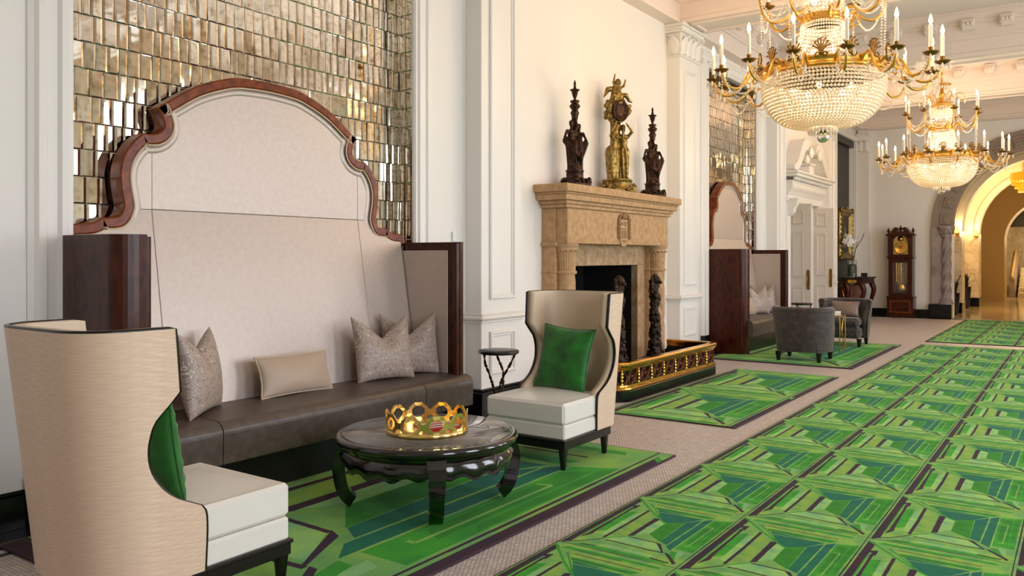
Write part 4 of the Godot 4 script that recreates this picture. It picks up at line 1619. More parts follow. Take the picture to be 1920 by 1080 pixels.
func settee(center: float, k: float, label: String):
	var t = thing("banquette", label, "banquette", W(-4.43, 0, center), 0, "arched banquettes along the wall")
	var X := func(x): return x + 4.43
	var half := 1.29 * k
	# arched frame: strip between the outline and its inset, left and right halves together
	var r := cartouche(k)
	var full := []
	for i in range(r.size() - 1, 0, -1):
		full.append(Vector2(-r[i].x, r[i].y))
	full.append_array(r)
	var inn := inset(full, .058)
	inn[0] = Vector2(full[0].x + .058, full[0].y - .03)
	inn[inn.size() - 1] = Vector2(full[full.size() - 1].x - .058, full[full.size() - 1].y - .03)
	var xb: float = X.call(-4.40)
	var xf: float = X.call(-4.295)
	var m := MB.new()
	var L := []
	for e in [[full, xb], [full, xf - .008], [inset(full, .008), xf], [inset(full, .05), xf], [inn, xf - .008], [inn, xb]]:
		var row := []
		for p in e[0]:
			row.append(Vector3(e[1], p.y, -p.x))
		L.append(row)
	for i in L.size() - 1:
		m.grid([L[i], L[i + 1]], true)
	part(t, "back_frame", m, M.cherry, "polished cherry moulding following the arched back")
	# piping inside the frame
	m = MB.new()
	var pp := []
	for p in inset(full, .064):
		pp.append(Vector3(X.call(-4.30), p.y, -p.x))
	m.tube(pp, .006, 6)
	part(t, "piping", m, M.satin_piping)
	# padded roll just inside the piping
	m = MB.new()
	var pr2 := []
	for p in inset(full, .088):
		pr2.append(Vector3(X.call(-4.341), p.y, -p.x))
	m.tube(pr2, .032, 12)
	part(t, "padded_roll", m, M.pearl_upholstery)
	# upholstered panels, seams between them; the lower ones lean forward
	var poly := []
	for p in inn:
		poly.append(p)
	poly.append(Vector2(inn[inn.size() - 1].x, .42))
	poly.append(Vector2(inn[0].x, .42))
	var seam_y := 1.60
	for cx in [[-2.0, -.80 * k], [-.80 * k, .80 * k], [.80 * k, 2.0]]:
		for cy in [[.40, seam_y], [seam_y, 3.0]]:
			var rect := PackedVector2Array(v2([cx[0] + .0007, cy[0] + .0007, cx[1] - .0007, cy[0] + .0007, cx[1] - .0007, cy[1] - .0007, cx[0] + .0007, cy[1] - .0007]))
			for c in Geometry2D.intersect_polygons(PackedVector2Array(poly), rect):
				var pl := Array(c)
				m = MB.new()
				m.prism(pl, Vector3.ZERO, ALONG, Vector3.UP, Vector3(X.call(-4.39), 0, 0), Vector3(X.call(-4.318), 0, 0), .004)
				var am := m.done()
				if cy[0] < 1.0:
					# lean: shear the panel so that its foot comes forward over the seat
					var dt := MeshDataTool.new()
					dt.create_from_surface(am, 0)
					for i in dt.get_vertex_count():
						var v := dt.get_vertex(i)
						v.x += .19 * clampf((seam_y - v.y) / 1.1, 0, 1)
						dt.set_vertex(i, v)
						dt.set_vertex_normal(i, (dt.get_vertex_normal(i) + Vector3(0, .17 * dt.get_vertex_normal(i).x, 0)).normalized())
					var a2 := ArrayMesh.new()
					dt.commit_to_surface(a2)
					am = a2
				part(t, "back_panel", am, M.pearl_upholstery)
	# arms: walnut slabs with a rounded front post
	for s in [-1, 1]:
		var inner: float = s * (half - (.045 if s > 0 else .105))
		var outer: float = s * (half + .045)
		var xfr: float = X.call(-3.715)
		var xbk: float = X.call(-4.25)
		var prof := [Vector2(xbk, outer), Vector2(xfr - .09, outer)]
		for i in 9:
			var a := PI / 2 * i / 8.0
			prof.append(Vector2(xfr - .09 + sin(a) * .085, inner + (outer - inner) * (.10 + .90 * cos(a))))
		prof.append(Vector2(xfr - .005, inner))
		prof.append(Vector2(xbk, inner))
		m = MB.new()
		m.prism(prof, Vector3.ZERO, Vector3.RIGHT, ALONG, Vector3(0, .0128, 0), Vector3(0, 1.44, 0), .006, false)
		part(t, "arm", m, M.walnut)
		m = MB.new()
		m.tube([Vector3(xfr - .035, .02, -inner + s * .008), Vector3(xfr - .035, 1.43, -inner + s * .008)], .026, 12)
		part(t, "arm_post", m, M.walnut)
		m = MB.new()
		var z0: float = -inner + s * .006
		m.box(Vector3(X.call(-4.30), .42, minf(-inner, z0)), Vector3(xfr - .12, 1.38, maxf(-inner, z0)), .003)
		part(t, "arm_panel", m, M.pearl_upholstery)
	# leather bench: rounded front edge, cut by seams
	var hs := half - .05
	var cuts := [-hs, -.80 * k, .80 * k, hs]
	for i in 3:
		m = MB.new()
		var pr := [Vector2(X.call(-4.28), .25), Vector2(X.call(-3.66), .25)]
		for q in 9:
			var a := PI / 2 * q / 8.0
			pr.append(Vector2(X.call(-3.72) + cos(a) * .065, .405 + sin(a) * .065))
		pr.append(Vector2(X.call(-3.95), .483))
		pr.append(Vector2(X.call(-4.28), .475))
		var d0: float = cuts[i] + (.0015 if i else 0.0)
		var d1: float = cuts[i + 1] - (.0015 if i < 2 else 0.0)
		if i == 2:
			d1 = half + .03
		m.prism(pr, Vector3.ZERO, Vector3.RIGHT, Vector3.UP, ALONG * d0, ALONG * d1, .004, false)
		part(t, "seat_cushion", m, M.brown_leather)
	m = MB.new()
	m.box(Vector3(X.call(-4.28), .0128, -hs), Vector3(X.call(-3.80), .25, hs), .006)
	part(t, "plinth", m, M.espresso)
	return t

# ------------------------------------------------------------------ pillows
func pillow(w: float, h: float, t: float, chop := 0.0, pinch := .08, sd := 1, wrinkle := .0) -> MB:
	var n := 22
	var rg := RandomNumberGenerator.new()
	rg.seed = sd
	var ph := rg.randf() * 6.0
	var m := MB.new()
	for side in [1.0, -1.0]:
		var rows := []
		var uvs := []
		for i in n + 1:
			var v := sin((i / float(n) * 2.0 - 1.0) * PI / 2)
			var row := []
			var ur := []
			for j in n + 1:
				var u := sin((j / float(n) * 2.0 - 1.0) * PI / 2)
				var x := w * .5 * u * (1.0 - pinch * (1.0 - v * v))
				var y := h * .5 * v * (1.0 - pinch * (1.0 - u * u))
				y -= chop * pow(1.0 - absf(u), 1.15) * smoothstep(-.6, 1.0, v)
				var z := t * .5 * pow(maxf((1.0 - u * u) * (1.0 - v * v), 0.0), .42)
				z *= 1.0 - .35 * (chop / .12) * exp(-pow(u / .3, 2.0)) * smoothstep(.0, 1.0, v)
				if wrinkle > 0.0:
					z += wrinkle * (1.0 - maxf(absf(u), absf(v))) * sin(u * 11.0 + v * 7.0 + ph)
					z += wrinkle * 1.5 * smoothstep(.55, .95, absf(u)) * sin(v * 26.0 + ph) * (1.0 - u * u) * 3.0
				row.append(Vector3(x, y, z * side))
				ur.append(Vector2(u * .5 + .5, .5 - v * .5))
			rows.append(row)
			uvs.append(ur)
		m.uvgrid(rows, uvs, side < 0.0)
	return m

func pillow_rim(w, h, pinch, r, chop := 0.0) -> MB:
	var pts := []
	var n := 14
	for e in 4:
		for i in n:
			var s := i / float(n) * 2.0 - 1.0
			var u: float = [s, 1.0, -s, -1.0][e]
			var v: float = [-1.0, s, 1.0, -s][e]
			pts.append(Vector3(w * .5 * u * (1.0 - pinch * (1.0 - v * v)), h * .5 * v * (1.0 - pinch * (1.0 - u * u)) - chop * pow(1.0 - absf(u), 1.15) * smoothstep(-.6, 1.0, v), 0))
	var m := MB.new()
	m.tube(pts, r, 6, true)
	return m

func place_pillow(called, label, group, w, h, t, mt, at: Vector3, yaw: float, tilt: float, roll := 0.0, chop := 0.0, rim = null, sd := 1, wrinkle := .0):
	var o = thing(called, label, "pillow", at, 0, group)
	o.basis = Basis(Vector3.UP, yaw) * Basis(Vector3.RIGHT, tilt) * Basis(Vector3(0, 0, 1), roll)
	part(o, "cushion", pillow(w, h, t, chop, .08, sd, wrinkle), mt)
	if rim:
		part(o, "piping", pillow_rim(w, h, .08, .006, chop), rim)
	return o

# ------------------------------------------------------------------ wing chairs
func u_shape(hw: float, f: float, zb: float, r: float) -> Array:
	# open U in plan, from the right front round the back to the left front
	var o := []
	for i in 7:
		o.append(Vector2(hw, lerpf(f, zb + r, i / 7.0)))
	for i in 9:
		var a := PI / 2 * i / 8.0
		o.append(Vector2(hw - r + cos(a) * r, zb + r - sin(a) * r))
	for i in range(1, 6):
		o.append(Vector2(lerpf(hw - r, -(hw - r), i / 6.0), zb))
	for i in 9:
		var a := PI / 2 * i / 8.0
		o.append(Vector2(-(hw - r) - sin(a) * r, zb + r - cos(a) * r))
	for i in range(1, 8):
		o.append(Vector2(-hw, lerpf(zb + r, f, i / 7.0)))
	return o

func shell(prof: Array, y0: float, y1: float, hw: Array, zb: Array, r: float, th: float, rows_n := 40) -> Dictionary:
	# prof: (y, front edge z) curve; returns outer, inner, dark edge and pale edge meshes
	var outer := []
	var inner := []
	var midr := []
	for i in rows_n + 1:
		var y := lerpf(y0, y1, i / float(rows_n))
		var s := i / float(rows_n)
		var f: float = prof[prof.size() - 1].y
		for q in prof.size() - 1:
			if y <= prof[q + 1].x:
				f = lerpf(prof[q].y, prof[q + 1].y, clampf((y - prof[q].x) / (prof[q + 1].x - prof[q].x), 0, 1))
				break
		var w := lerpf(hw[0], hw[1], s)
		var b := lerpf(zb[0], zb[1], s)
		var ra := []
		var rb := []
		var rc := []
		for p in u_shape(w, f, b, r):
			ra.append(Vector3(p.x, y, p.y))
		for p in u_shape(w - th, f, b + th, r - th):
			rb.append(Vector3(p.x, y, p.y))
		for p in u_shape(w - th * .25, f, b + th * .25, r - th * .25):
			rc.append(Vector3(p.x, y, p.y))
		outer.append(ra)
		inner.append(rb)
		midr.append(rc)
	var mo := MB.new()
	mo.grid(outer, true)
	mo.grid([inner[0], outer[0]], true)
	var mi := MB.new()
	mi.grid(inner, false)
	var loop := func(rs, push: float) -> Array:
		# front edges and the top rim as one run
		var n: int = rs[0].size()
		var o := []
		for i in rs.size():
			o.append(rs[i][0] + Vector3(0, 0, push))
		for j in range(1, n - 1):
			o.append(rs[rs.size() - 1][j] + Vector3(0, push, 0))
		for i in range(rs.size() - 1, -1, -1):
			o.append(rs[i][n - 1] + Vector3(0, 0, push))
		return o
	var md := MB.new()
	md.grid([loop.call(outer, 0.0), loop.call(outer, .008), loop.call(midr, .008), loop.call(midr, 0.0)])
	var mp := MB.new()
	mp.grid([loop.call(midr, .0), loop.call(midr, .004), loop.call(inner, .004), loop.call(inner, 0.0)])
	return {"outer": mo.done(), "inner": mi.done(), "dark": md.done(), "pale": mp.done()}

func build_chairs():
	var prof := curve(v2([.185, .03, .395, .03, .44, -.02, .48, -.095, .53, -.15, .592, -.188, .66, -.200, .72, -.190, .76, -.172, .80, -.13, .845, -.088, .86, -.085, 1.07, -.105]), 4)
	var S := shell(prof, .185, 1.07, [.312, .338], [-.33, -.425], .18, .07)
	var seat := MB.new()
	seat.box(Vector3(-.30, .185, -.13), Vector3(.30, .277, .425), .010)
	var cush := MB.new()
	var rows := []
	for i in 13:
		var v := i / 6.0 - 1.0
		var row := []
		for j in 13:
			var u := j / 6.0 - 1.0
			row.append(Vector3(u * .285, .408 + .022 * (1 - u * u) * (1 - v * v), .145 + v * .27))
		rows.append(row)
	cush.grid(rows, false)
	cush.box(Vector3(-.30, .279, -.13), Vector3(.30, .411, .43), .016)
	var apron := MB.new()
	apron.box(Vector3(-.305, .125, -.17), Vector3(.305, .185, .43), .005)
	apron.box(Vector3(-.17, .125, -.28), Vector3(.17, .185, -.165), .005)
	apron.box(Vector3(-.312, .172, -.10), Vector3(.312, .187, .437), .004)
	var leg := MB.new()
	leg.lathe([Vector2(.016, 0), Vector2(.030, .13)], Vector3.ZERO, 4, Basis(Vector3.UP, PI / 4), true)
	var meshes := [seat.done(), cush.done(), apron.done(), leg.done()]
	var n := 0
	for c in [[1.75, PI], [4.72, 0.0]]:
		var lab: String = ["cream wing chair seen from behind, nearest the camera at lower left", "cream wing chair facing us with a green pillow, beside the fireplace"][n]
		var t = thing("wing_chair", lab, "chair", W(-2.91, 0.012, c[0]), c[1], "cream wing chairs at the black coffee table")
		part(t, "outer_back", S.outer, M.strie_fabric)
		part(t, "inner_back", S.inner, M.cream_fabric)
		part(t, "dark_trim", S.dark, M.espresso, "dark wood trim along the edge of the wings")
		part(t, "edge_welt", S.pale, M.cream_fabric)
		part(t, "seat_base", meshes[0], M.cream_vinyl)
		part(t, "seat_cushion", meshes[1], M.cream_vinyl)
		part(t, "apron", meshes[2], M.espresso)
		for p in [[-.275, .40], [.275, .40], [-.275, -.13], [.275, -.13]]:
			var l := part(t, "leg", meshes[3], M.espresso)
			l.position = Vector3(p[0], 0, p[1])
		n += 1
	place_pillow("green_pillow", "green velvet pillow in the near wing chair, seen edge on", "green velvet pillows", .42, .42, .14, M.green_velvet, W(-2.92, .615, 1.745), PI, -.16, 0, .0, M.green_velvet, 3, .004)
	place_pillow("green_pillow", "square green velvet pillow leaning in the chair by the fireplace", "green velvet pillows", .44, .44, .14, M.green_velvet, W(-2.92, .635, 4.80), -.12, -.24, -.05, .0, M.green_velvet, 5, .004)
	# ---------------- tub chairs by the far banquette
	var tp := curve(v2([.12, .10, .36, .12, .44, .10, .52, .05, .60, .035, .66, .03]), 4)
	var T := shell(tp, .12, .66, [.335, .375], [-.29, -.36], .30, .09, 24)
	var ts := MB.new()
	ts.box(Vector3(-.27, .12, -.24), Vector3(.27, .29, .33), .04)
	var tc := MB.new()
	tc.box(Vector3(-.265, .292, -.25), Vector3(.265, .42, .345), .045)
	var tl := MB.new()
	tl.lathe([Vector2(.024, 0), Vector2(.045, .12)], Vector3.ZERO, 4, Basis(Vector3.UP, PI / 4), true)
	var roll := MB.new()
	var rp := []
	for p in u_shape(.335, .04, -.315, .26):
		rp.append(Vector3(p.x, .645, p.y))
	roll.tube(rp, .045, 10)
	var tm := [ts.done(), tc.done(), tl.done(), roll.done()]
	n = 0
	for c in [[10.75, PI], [12.98, 0.0]]:
		var lab: String = ["grey velvet tub chair with its back to us", "grey velvet tub chair facing us with a satin pillow"][n]
		var t = thing("tub_chair", lab, "chair", W(-2.94, .012, c[0]), c[1], "grey tub chairs on the far rug")
		part(t, "outer_back", T.outer, M.grey_velvet)
		part(t, "inner_back", T.inner, M.grey_velvet)
		part(t, "rolled_rim", tm[3], M.grey_velvet)
		part(t, "arm_edge", T.dark, M.grey_velvet)
		part(t, "arm_face", T.pale, M.grey_velvet)
		part(t, "seat_base", tm[0], M.grey_velvet)
		part(t, "seat_cushion", tm[1], M.grey_velvet)
		for p in [[-.26, .28], [.26, .28], [-.25, -.24], [.25, -.24]]:
			var l := part(t, "leg", tm[2], M.espresso)
			l.position = Vector3(p[0], 0, p[1])
		n += 1
	place_pillow("satin_pillow", "pale taupe satin pillow in the far grey tub chair", "", .42, .24, .13, M.pale_satin, W(-2.94, .55, 12.98), 0.0, -.3, 0, 0, null, 2)

# ------------------------------------------------------------------ tables and small things
func build_tables():
	# round black lacquer coffee table
	var C := W(-2.89, .012, 3.34)
	var t = thing("coffee_table", "round black lacquer coffee table with carved top under glass", "table", C)
	var m := MB.new()
	m.lathe(v2([.40, .30, .44, .305, .462, .325, .462, .335, .475, .342, .487, .355, .487, .372, .478, .384, .455, .388, .452, .380]), Vector3.ZERO, 64)
	part(t, "rim", m, M.black_lacquer)
	m = MB.new()
	m.lathe(v2([.0, .370, .452, .370, .452, .379, .40, .379, .395, .374, .32, .374, .31, .379, .0, .379]), Vector3.ZERO, 56)
	part(t, "carved_panel", m, M.carved_top, "carved figures set below the glass")
	m = MB.new()
	for k in 72:
		var a := TAU * k / 72
		m.obox(Vector3(cos(a) * .425, .380, sin(a) * .425), Basis(Vector3.UP, -a), Vector3(.018, .004, .008), .002)
	var fr := part(t, "fretwork", m, M.carved_top)
	fr.set_meta("kind", "stuff")
	m = MB.new()
	m.lathe(v2([.0, .386, .449, .386, .452, .389, .449, .392, .0, .392]), Vector3.ZERO, 64)
	part(t, "glass_top", m, M.clear_glass)
	# scalloped apron
	m = MB.new()
	var r0 := []
	var r1 := []
	var r2 := []
	for i in 129:
		var a := TAU * i / 128
		var q := fposmod(a - PI / 4, PI / 2) / (PI / 2)
		var low := .245 + .012 * cos(q * TAU * 5.0) - .022 * sin(PI * q)
		r0.append(Vector3(cos(a) * .44, .32, sin(a) * .44))
		r1.append(Vector3(cos(a) * .468, .29, sin(a) * .468))
		r2.append(Vector3(cos(a) * .452, low, sin(a) * .452))
	m.grid([r0, r1, r2], true)
	var r3 := []
	for p in r2:
		r3.append(Vector3(p.x * .95, p.y + .004, p.z * .95))
	m.grid([r2, r3], true)
	part(t, "apron", m, M.black_lacquer)
	for k in 4:
		m = MB.new()
		var pts := curve([Vector3(.435, .32, 0), Vector3(.462, .27, 0), Vector3(.468, .20, 0), Vector3(.455, .12, 0), Vector3(.436, .075, 0), Vector3(.412, .046, 0), Vector3(.394, .033, 0)], 5)
		var prev := []
		var rows := []
		for i in pts.size():
			var s: float = i / float(pts.size() - 1)
			var wd := lerpf(.062, .044, minf(s * 2.2, 1.0))
			var dp := lerpf(.034, .030, s)
			var tg: Vector3 = (pts[mini(i + 1, pts.size() - 1)] - pts[maxi(i - 1, 0)]).normalized()
			var nn := Vector3(-tg.y, tg.x, 0)
			var row := []
			for q in [[-1, -1], [-1, 1], [1, 1], [1, -1]]:
				row.append(pts[i] + nn * (dp * q[0]) + Vector3(0, 0, wd * q[1] * .8))
			rows.append(row)
		m.flat()
		for i in rows.size() - 1:
			for j in 4:
				var j2 := (j + 1) % 4
				var c: Vector3 = (rows[i][j] + rows[i][j2]) * .5 - pts[i]
				m.face([rows[i][j], rows[i][j2], rows[i + 1][j2], rows[i + 1][j]], c)
		m.face(rows[rows.size() - 1], pts[pts.size() - 1] - pts[pts.size() - 2])
		var l := part(t, "leg", m, M.black_lacquer)
		l.rotation.y = PI / 4 + PI / 2 * k + .02
	# gold openwork ring tray
	var TC := W(-2.86, .012 + .392, 3.30)
	t = thing("gold_tray", "polished gold openwork ring tray on the coffee table", "tray", TC)
	var R := .215
	m = MB.new()
	m.lathe(v2([R - .004, 0, R + .004, 0, R + .004, .026, R - .004, .026]), Vector3.ZERO, 56)
	m.lathe(v2([0, .001, R - .003, .001, R - .003, .004, 0, .004]), Vector3.ZERO, 40)
	part(t, "base_band", m, M.polished_gold)
	var on := func(a: float, y: float, r: float) -> Vector3: return Vector3(cos(a) * r, y, sin(a) * r)
	for k in 10:
		m = MB.new()
		var a0 := TAU * k / 10
		var w := TAU / 10
		var ribbon := func(loop, close: bool):
			# flat ribbon 9 mm tall, 7 mm deep, following loop (angle, height)
			var n: int = loop.size()
			var rows := []
			for i in n:
				var p: Vector2 = loop[i]
				var pa: Vector2 = loop[(i + n - 1) % n if close else maxi(i - 1, 0)]
				var pb: Vector2 = loop[(i + 1) % n if close else mini(i + 1, n - 1)]
				var d := Vector2((pb.x - pa.x) * R, pb.y - pa.y).normalized()
				var nn := Vector2(-d.y / R, d.x) * .0095
				rows.append([on.call(p.x + nn.x, p.y + nn.y, R - .004), on.call(p.x + nn.x, p.y + nn.y, R + .004), on.call(p.x - nn.x, p.y - nn.y, R + .004), on.call(p.x - nn.x, p.y - nn.y, R - .004)])
			if close:
				rows.append(rows[0])
			m.flat()
			for i in rows.size() - 1:
				for j in 4:
					var j2 := (j + 1) % 4
					m.quad(rows[i][j], rows[i][j2], rows[i + 1][j2], rows[i + 1][j])
		var oct := []
		for i in 8:
			var a := TAU * (i + .5) / 8
			oct.append(Vector2(a0 + cos(a) * w * .36, .068 + sin(a) * .043))
		ribbon.call(oct, true)
		var half := []
		for i in 9:
			var a := PI * i / 8.0
			half.append(Vector2(a0 + w * .5 + cos(a) * w * .24, .024 + sin(a) * .032))
		ribbon.call(half, false)
		ribbon.call([Vector2(a0 + w * .30, .078), Vector2(a0 + w * .5, .066), Vector2(a0 + w * .70, .078)], false)
		ribbon.call([Vector2(a0 + w * .30, .046), Vector2(a0 + w * .5, .066), Vector2(a0 + w * .70, .046)], false)
		part(t, "openwork_cell", m, M.polished_gold)
	# magazines lying in the tray
	var mags := [["black magazine at the bottom of the pile in the gold tray", M.print_black, -.04, .03, .009, .25, -.02], ["tan covered magazine on the pile in the gold tray", M.magazine_tan, -.02, .02, .009, -.1, .012], ["red and white magazine on the right of the gold tray", M.print_red, .055, -.025, .008, .7, .0]]
	var y := TC.y + .005
	var i2 := 0
	for g in mags:
		var mg = thing("magazine", g[0], "magazine", Vector3(TC.x + g[2], y, TC.z + g[3]), g[5] + .4, "magazines in the gold tray")
		m = MB.new()
		m.box(Vector3(-.105, 0, -.08), Vector3(.105, g[4], .08), .001)
		part(mg, "cover", m, g[1])
		m = MB.new()
		m.box(Vector3(-.1045, .001, -.081), Vector3(.1045, g[4] - .001, -.078), 0)
		part(mg, "pages", m, M.paper_white)
		if i2 == 0:
			var tx := TextMesh.new()
			var sf := SystemFont.new()
			sf.font_names = PackedStringArray(["Droid Sans"])
			sf.font_weight = 700
			tx.font = sf
			tx.text = "IC GO"
			tx.font_size = 24
			tx.pixel_size = .0011
			tx.depth = .0008
			var o := part(mg, "title", tx, M.paper_white)
			o.position = Vector3(.0, g[4] + .0003, .062)
			o.rotation = Vector3(-PI / 2, 0, 0)
		if i2 == 2:
			m = MB.new()
			for q in 3:
				m.box(Vector3(-.10, g[4] - .0002, -.07 + .05 * q), Vector3(.10, g[4] + .0006, -.05 + .05 * q), 0)
			part(mg, "stripes", m, M.paper_white)
		y += g[4] + .0015
		i2 += 1
	# twig-legged drink tables
	var q := 0
	for at in [W(-3.70, 0, 5.11), W(-3.54, .0128, 12.84)]:
		t = thing("drink_table", ["small round drink table on twisted bronze twig legs, beside the wing chair", "small round drink table on twisted twig legs, beyond the grey tub chairs"][q], "table", at, .3, "twig drink tables")
		m = MB.new()
		m.lathe(v2([0, .585, .15, .585, .158, .592, .158, .606, .152, .612, 0, .612]), Vector3.ZERO, 40)
		part(t, "top", m, M.espresso)
		for k in 3:
			m = MB.new()
			var a := TAU * k / 3
			var rg := RandomNumberGenerator.new()
			rg.seed = 70 + k
			var raw := []
			for i in 9:
				var s := i / 8.0
				var yy := .585 * (1.0 - s)
				var rr := .125 * absf(pow(absf(1.0 - s * 1.55), 1.2)) + .012
				if s > .645:
					rr = .012 + .125 * (s - .645) / .355
				var aa := a + s * 2.4
				raw.append(Vector3(cos(aa) * rr + rg.randf_range(-.008, .008), yy, sin(aa) * rr + rg.randf_range(-.008, .008)))
			var c := curve(raw, 4)
			var rad := []
			for i in c.size():
				rad.append(.0085 + .0035 * sin(i * 1.9 + k))
			m.tube(c, rad, 7)
			for i in [5, 12, 17, 23]:
				m.sphere(c[i], Vector3(.014, .012, .014), 6, 5)
			part(t, "twig_leg", m, M.dark_bronze)
		q += 1
	# little gilt table between the tub chairs
	t = thing("gilt_side_table", "small gilt bamboo-style side table between the grey tub chairs", "table", W(-2.88, .012, 12.0))
	m = MB.new()
	m.box(Vector3(-.14, .485, -.17), Vector3(.14, .50, .17), .003)
	part(t, "top", m, M.brass)
	for sx in [-1, 1]:
		for sz in [-1, 1]:
			m = MB.new()
			m.tube([Vector3(sx * .12, 0, sz * .15), Vector3(sx * .128, .25, sz * .158), Vector3(sx * .125, .485, sz * .155)], .008, 8)
			part(t, "leg", m, M.brass)
	for sx in [-1, 1]:
		m = MB.new()
		m.tube([Vector3(sx * .12, .04, -.15), Vector3(sx * .12, .28, .02), Vector3(sx * .12, .47, -.08)], .006, 6)
		m.tube([Vector3(sx * .12, .28, .02), Vector3(sx * .12, .47, .12)], .006, 6)
		m.tube([Vector3(sx * .12, .04, -.15), Vector3(sx * .12, .04, .15)], .006, 6)
		part(t, "branch_stretcher", m, M.brass)
	var by := .5135
	for e in [[M.print_black, .09, .022, .5, "black book at the bottom of the gilt side table's stack"], [M.paper_white, .085, .017, .5, "white book in the middle of the gilt side table's stack"], [M.print_black, .08, .02, .75, "black book on top of the gilt side table's stack"]]:
		t = thing("book", e[4], "book", W(-2.88, by, 12.02), e[3], "books on the gilt side table")
		m = MB.new()
		m.box(Vector3(-e[1], 0, -.062), Vector3(e[1], e[2], .062), .002)
		part(t, "cover", m, e[0])
		m = MB.new()
		m.box(Vector3(-e[1] + .003, .003, .058), Vector3(e[1] - .003, e[2] - .003, .0632))
		part(t, "pages", m, M.paper_white)
		by += e[2] + .0006

func rug(called, label, x0, x1, d0, d1, cw, cd, ox, od, near := .012):
	# a pile slab whose woven pattern repeats every cw by cd metres, counted from (ox, od)
	var t = thing(called, label, "rug", W(x0, 0, d0))
	var m := MB.new()
	var nx := maxi(1, int((x1 - x0) / .4))
	var nd := maxi(1, int((d1 - d0) / .4))
	var rows := []
	var uvs := []
	for i in nd + 1:
		var r := []
		var u := []
		for j in nx + 1:
			var x := lerpf(x0 + .004, x1 - .004, j / float(nx))
			var d := lerpf(d0 + .004, d1 - .004, i / float(nd))
			r.append(Vector3(x - x0, .012, -(d - d0)))
			u.append(Vector2((x - ox) / cw, -(d - od) / cd))
		rows.append(r)
		uvs.append(u)
	m.uvgrid(rows, uvs, false)
	part(t, "pile", m, M.rug_pile)
	m = MB.new()
	var w: float = x1 - x0
	var l: float = d1 - d0
	m.box(Vector3(0, .0005, -l), Vector3(.012, .0125, 0), .003)
	m.box(Vector3(w - .012, .0005, -l), Vector3(w, .0125, 0), .003)
	m.box(Vector3(.012, .0005, -near), Vector3(w - .012, .0125, 0), .003)
	m.box(Vector3(.012, .0005, -l), Vector3(w - .012, .0125, -l + .012), .003)
	part(t, "binding", m, M.rug_binding)

func build_rugs():
	rug("lounge_rug", "green geometric rug under the black coffee table and wing chairs", -4.08, -2.22, 1.71, 5.08, 1.83, 3.25, -4.17, 1.82, .11)
	rug("hearth_rug", "green geometric rug in front of the fireplace fender", -3.36, -2.2, 6.16, 9.42, 1.085, 1.63, -3.36, 6.16)
	rug("far_lounge_rug", "green geometric rug under the grey tub chairs", -4.08, -2.23, 10.2, 13.39, 1.82, 3.1, -4.17, 10.25, .05)
	rug("hall_carpet", "long green geometric carpet filling the right foreground", -2.0, 1.55, -1.99, 13.65, .5855, .869, -2.0, -1.985)
	rug("end_carpet", "second green geometric carpet before the archway", -2.03, 1.5, 14.2, 19.6, .5855, .9, -2.03, 14.2)

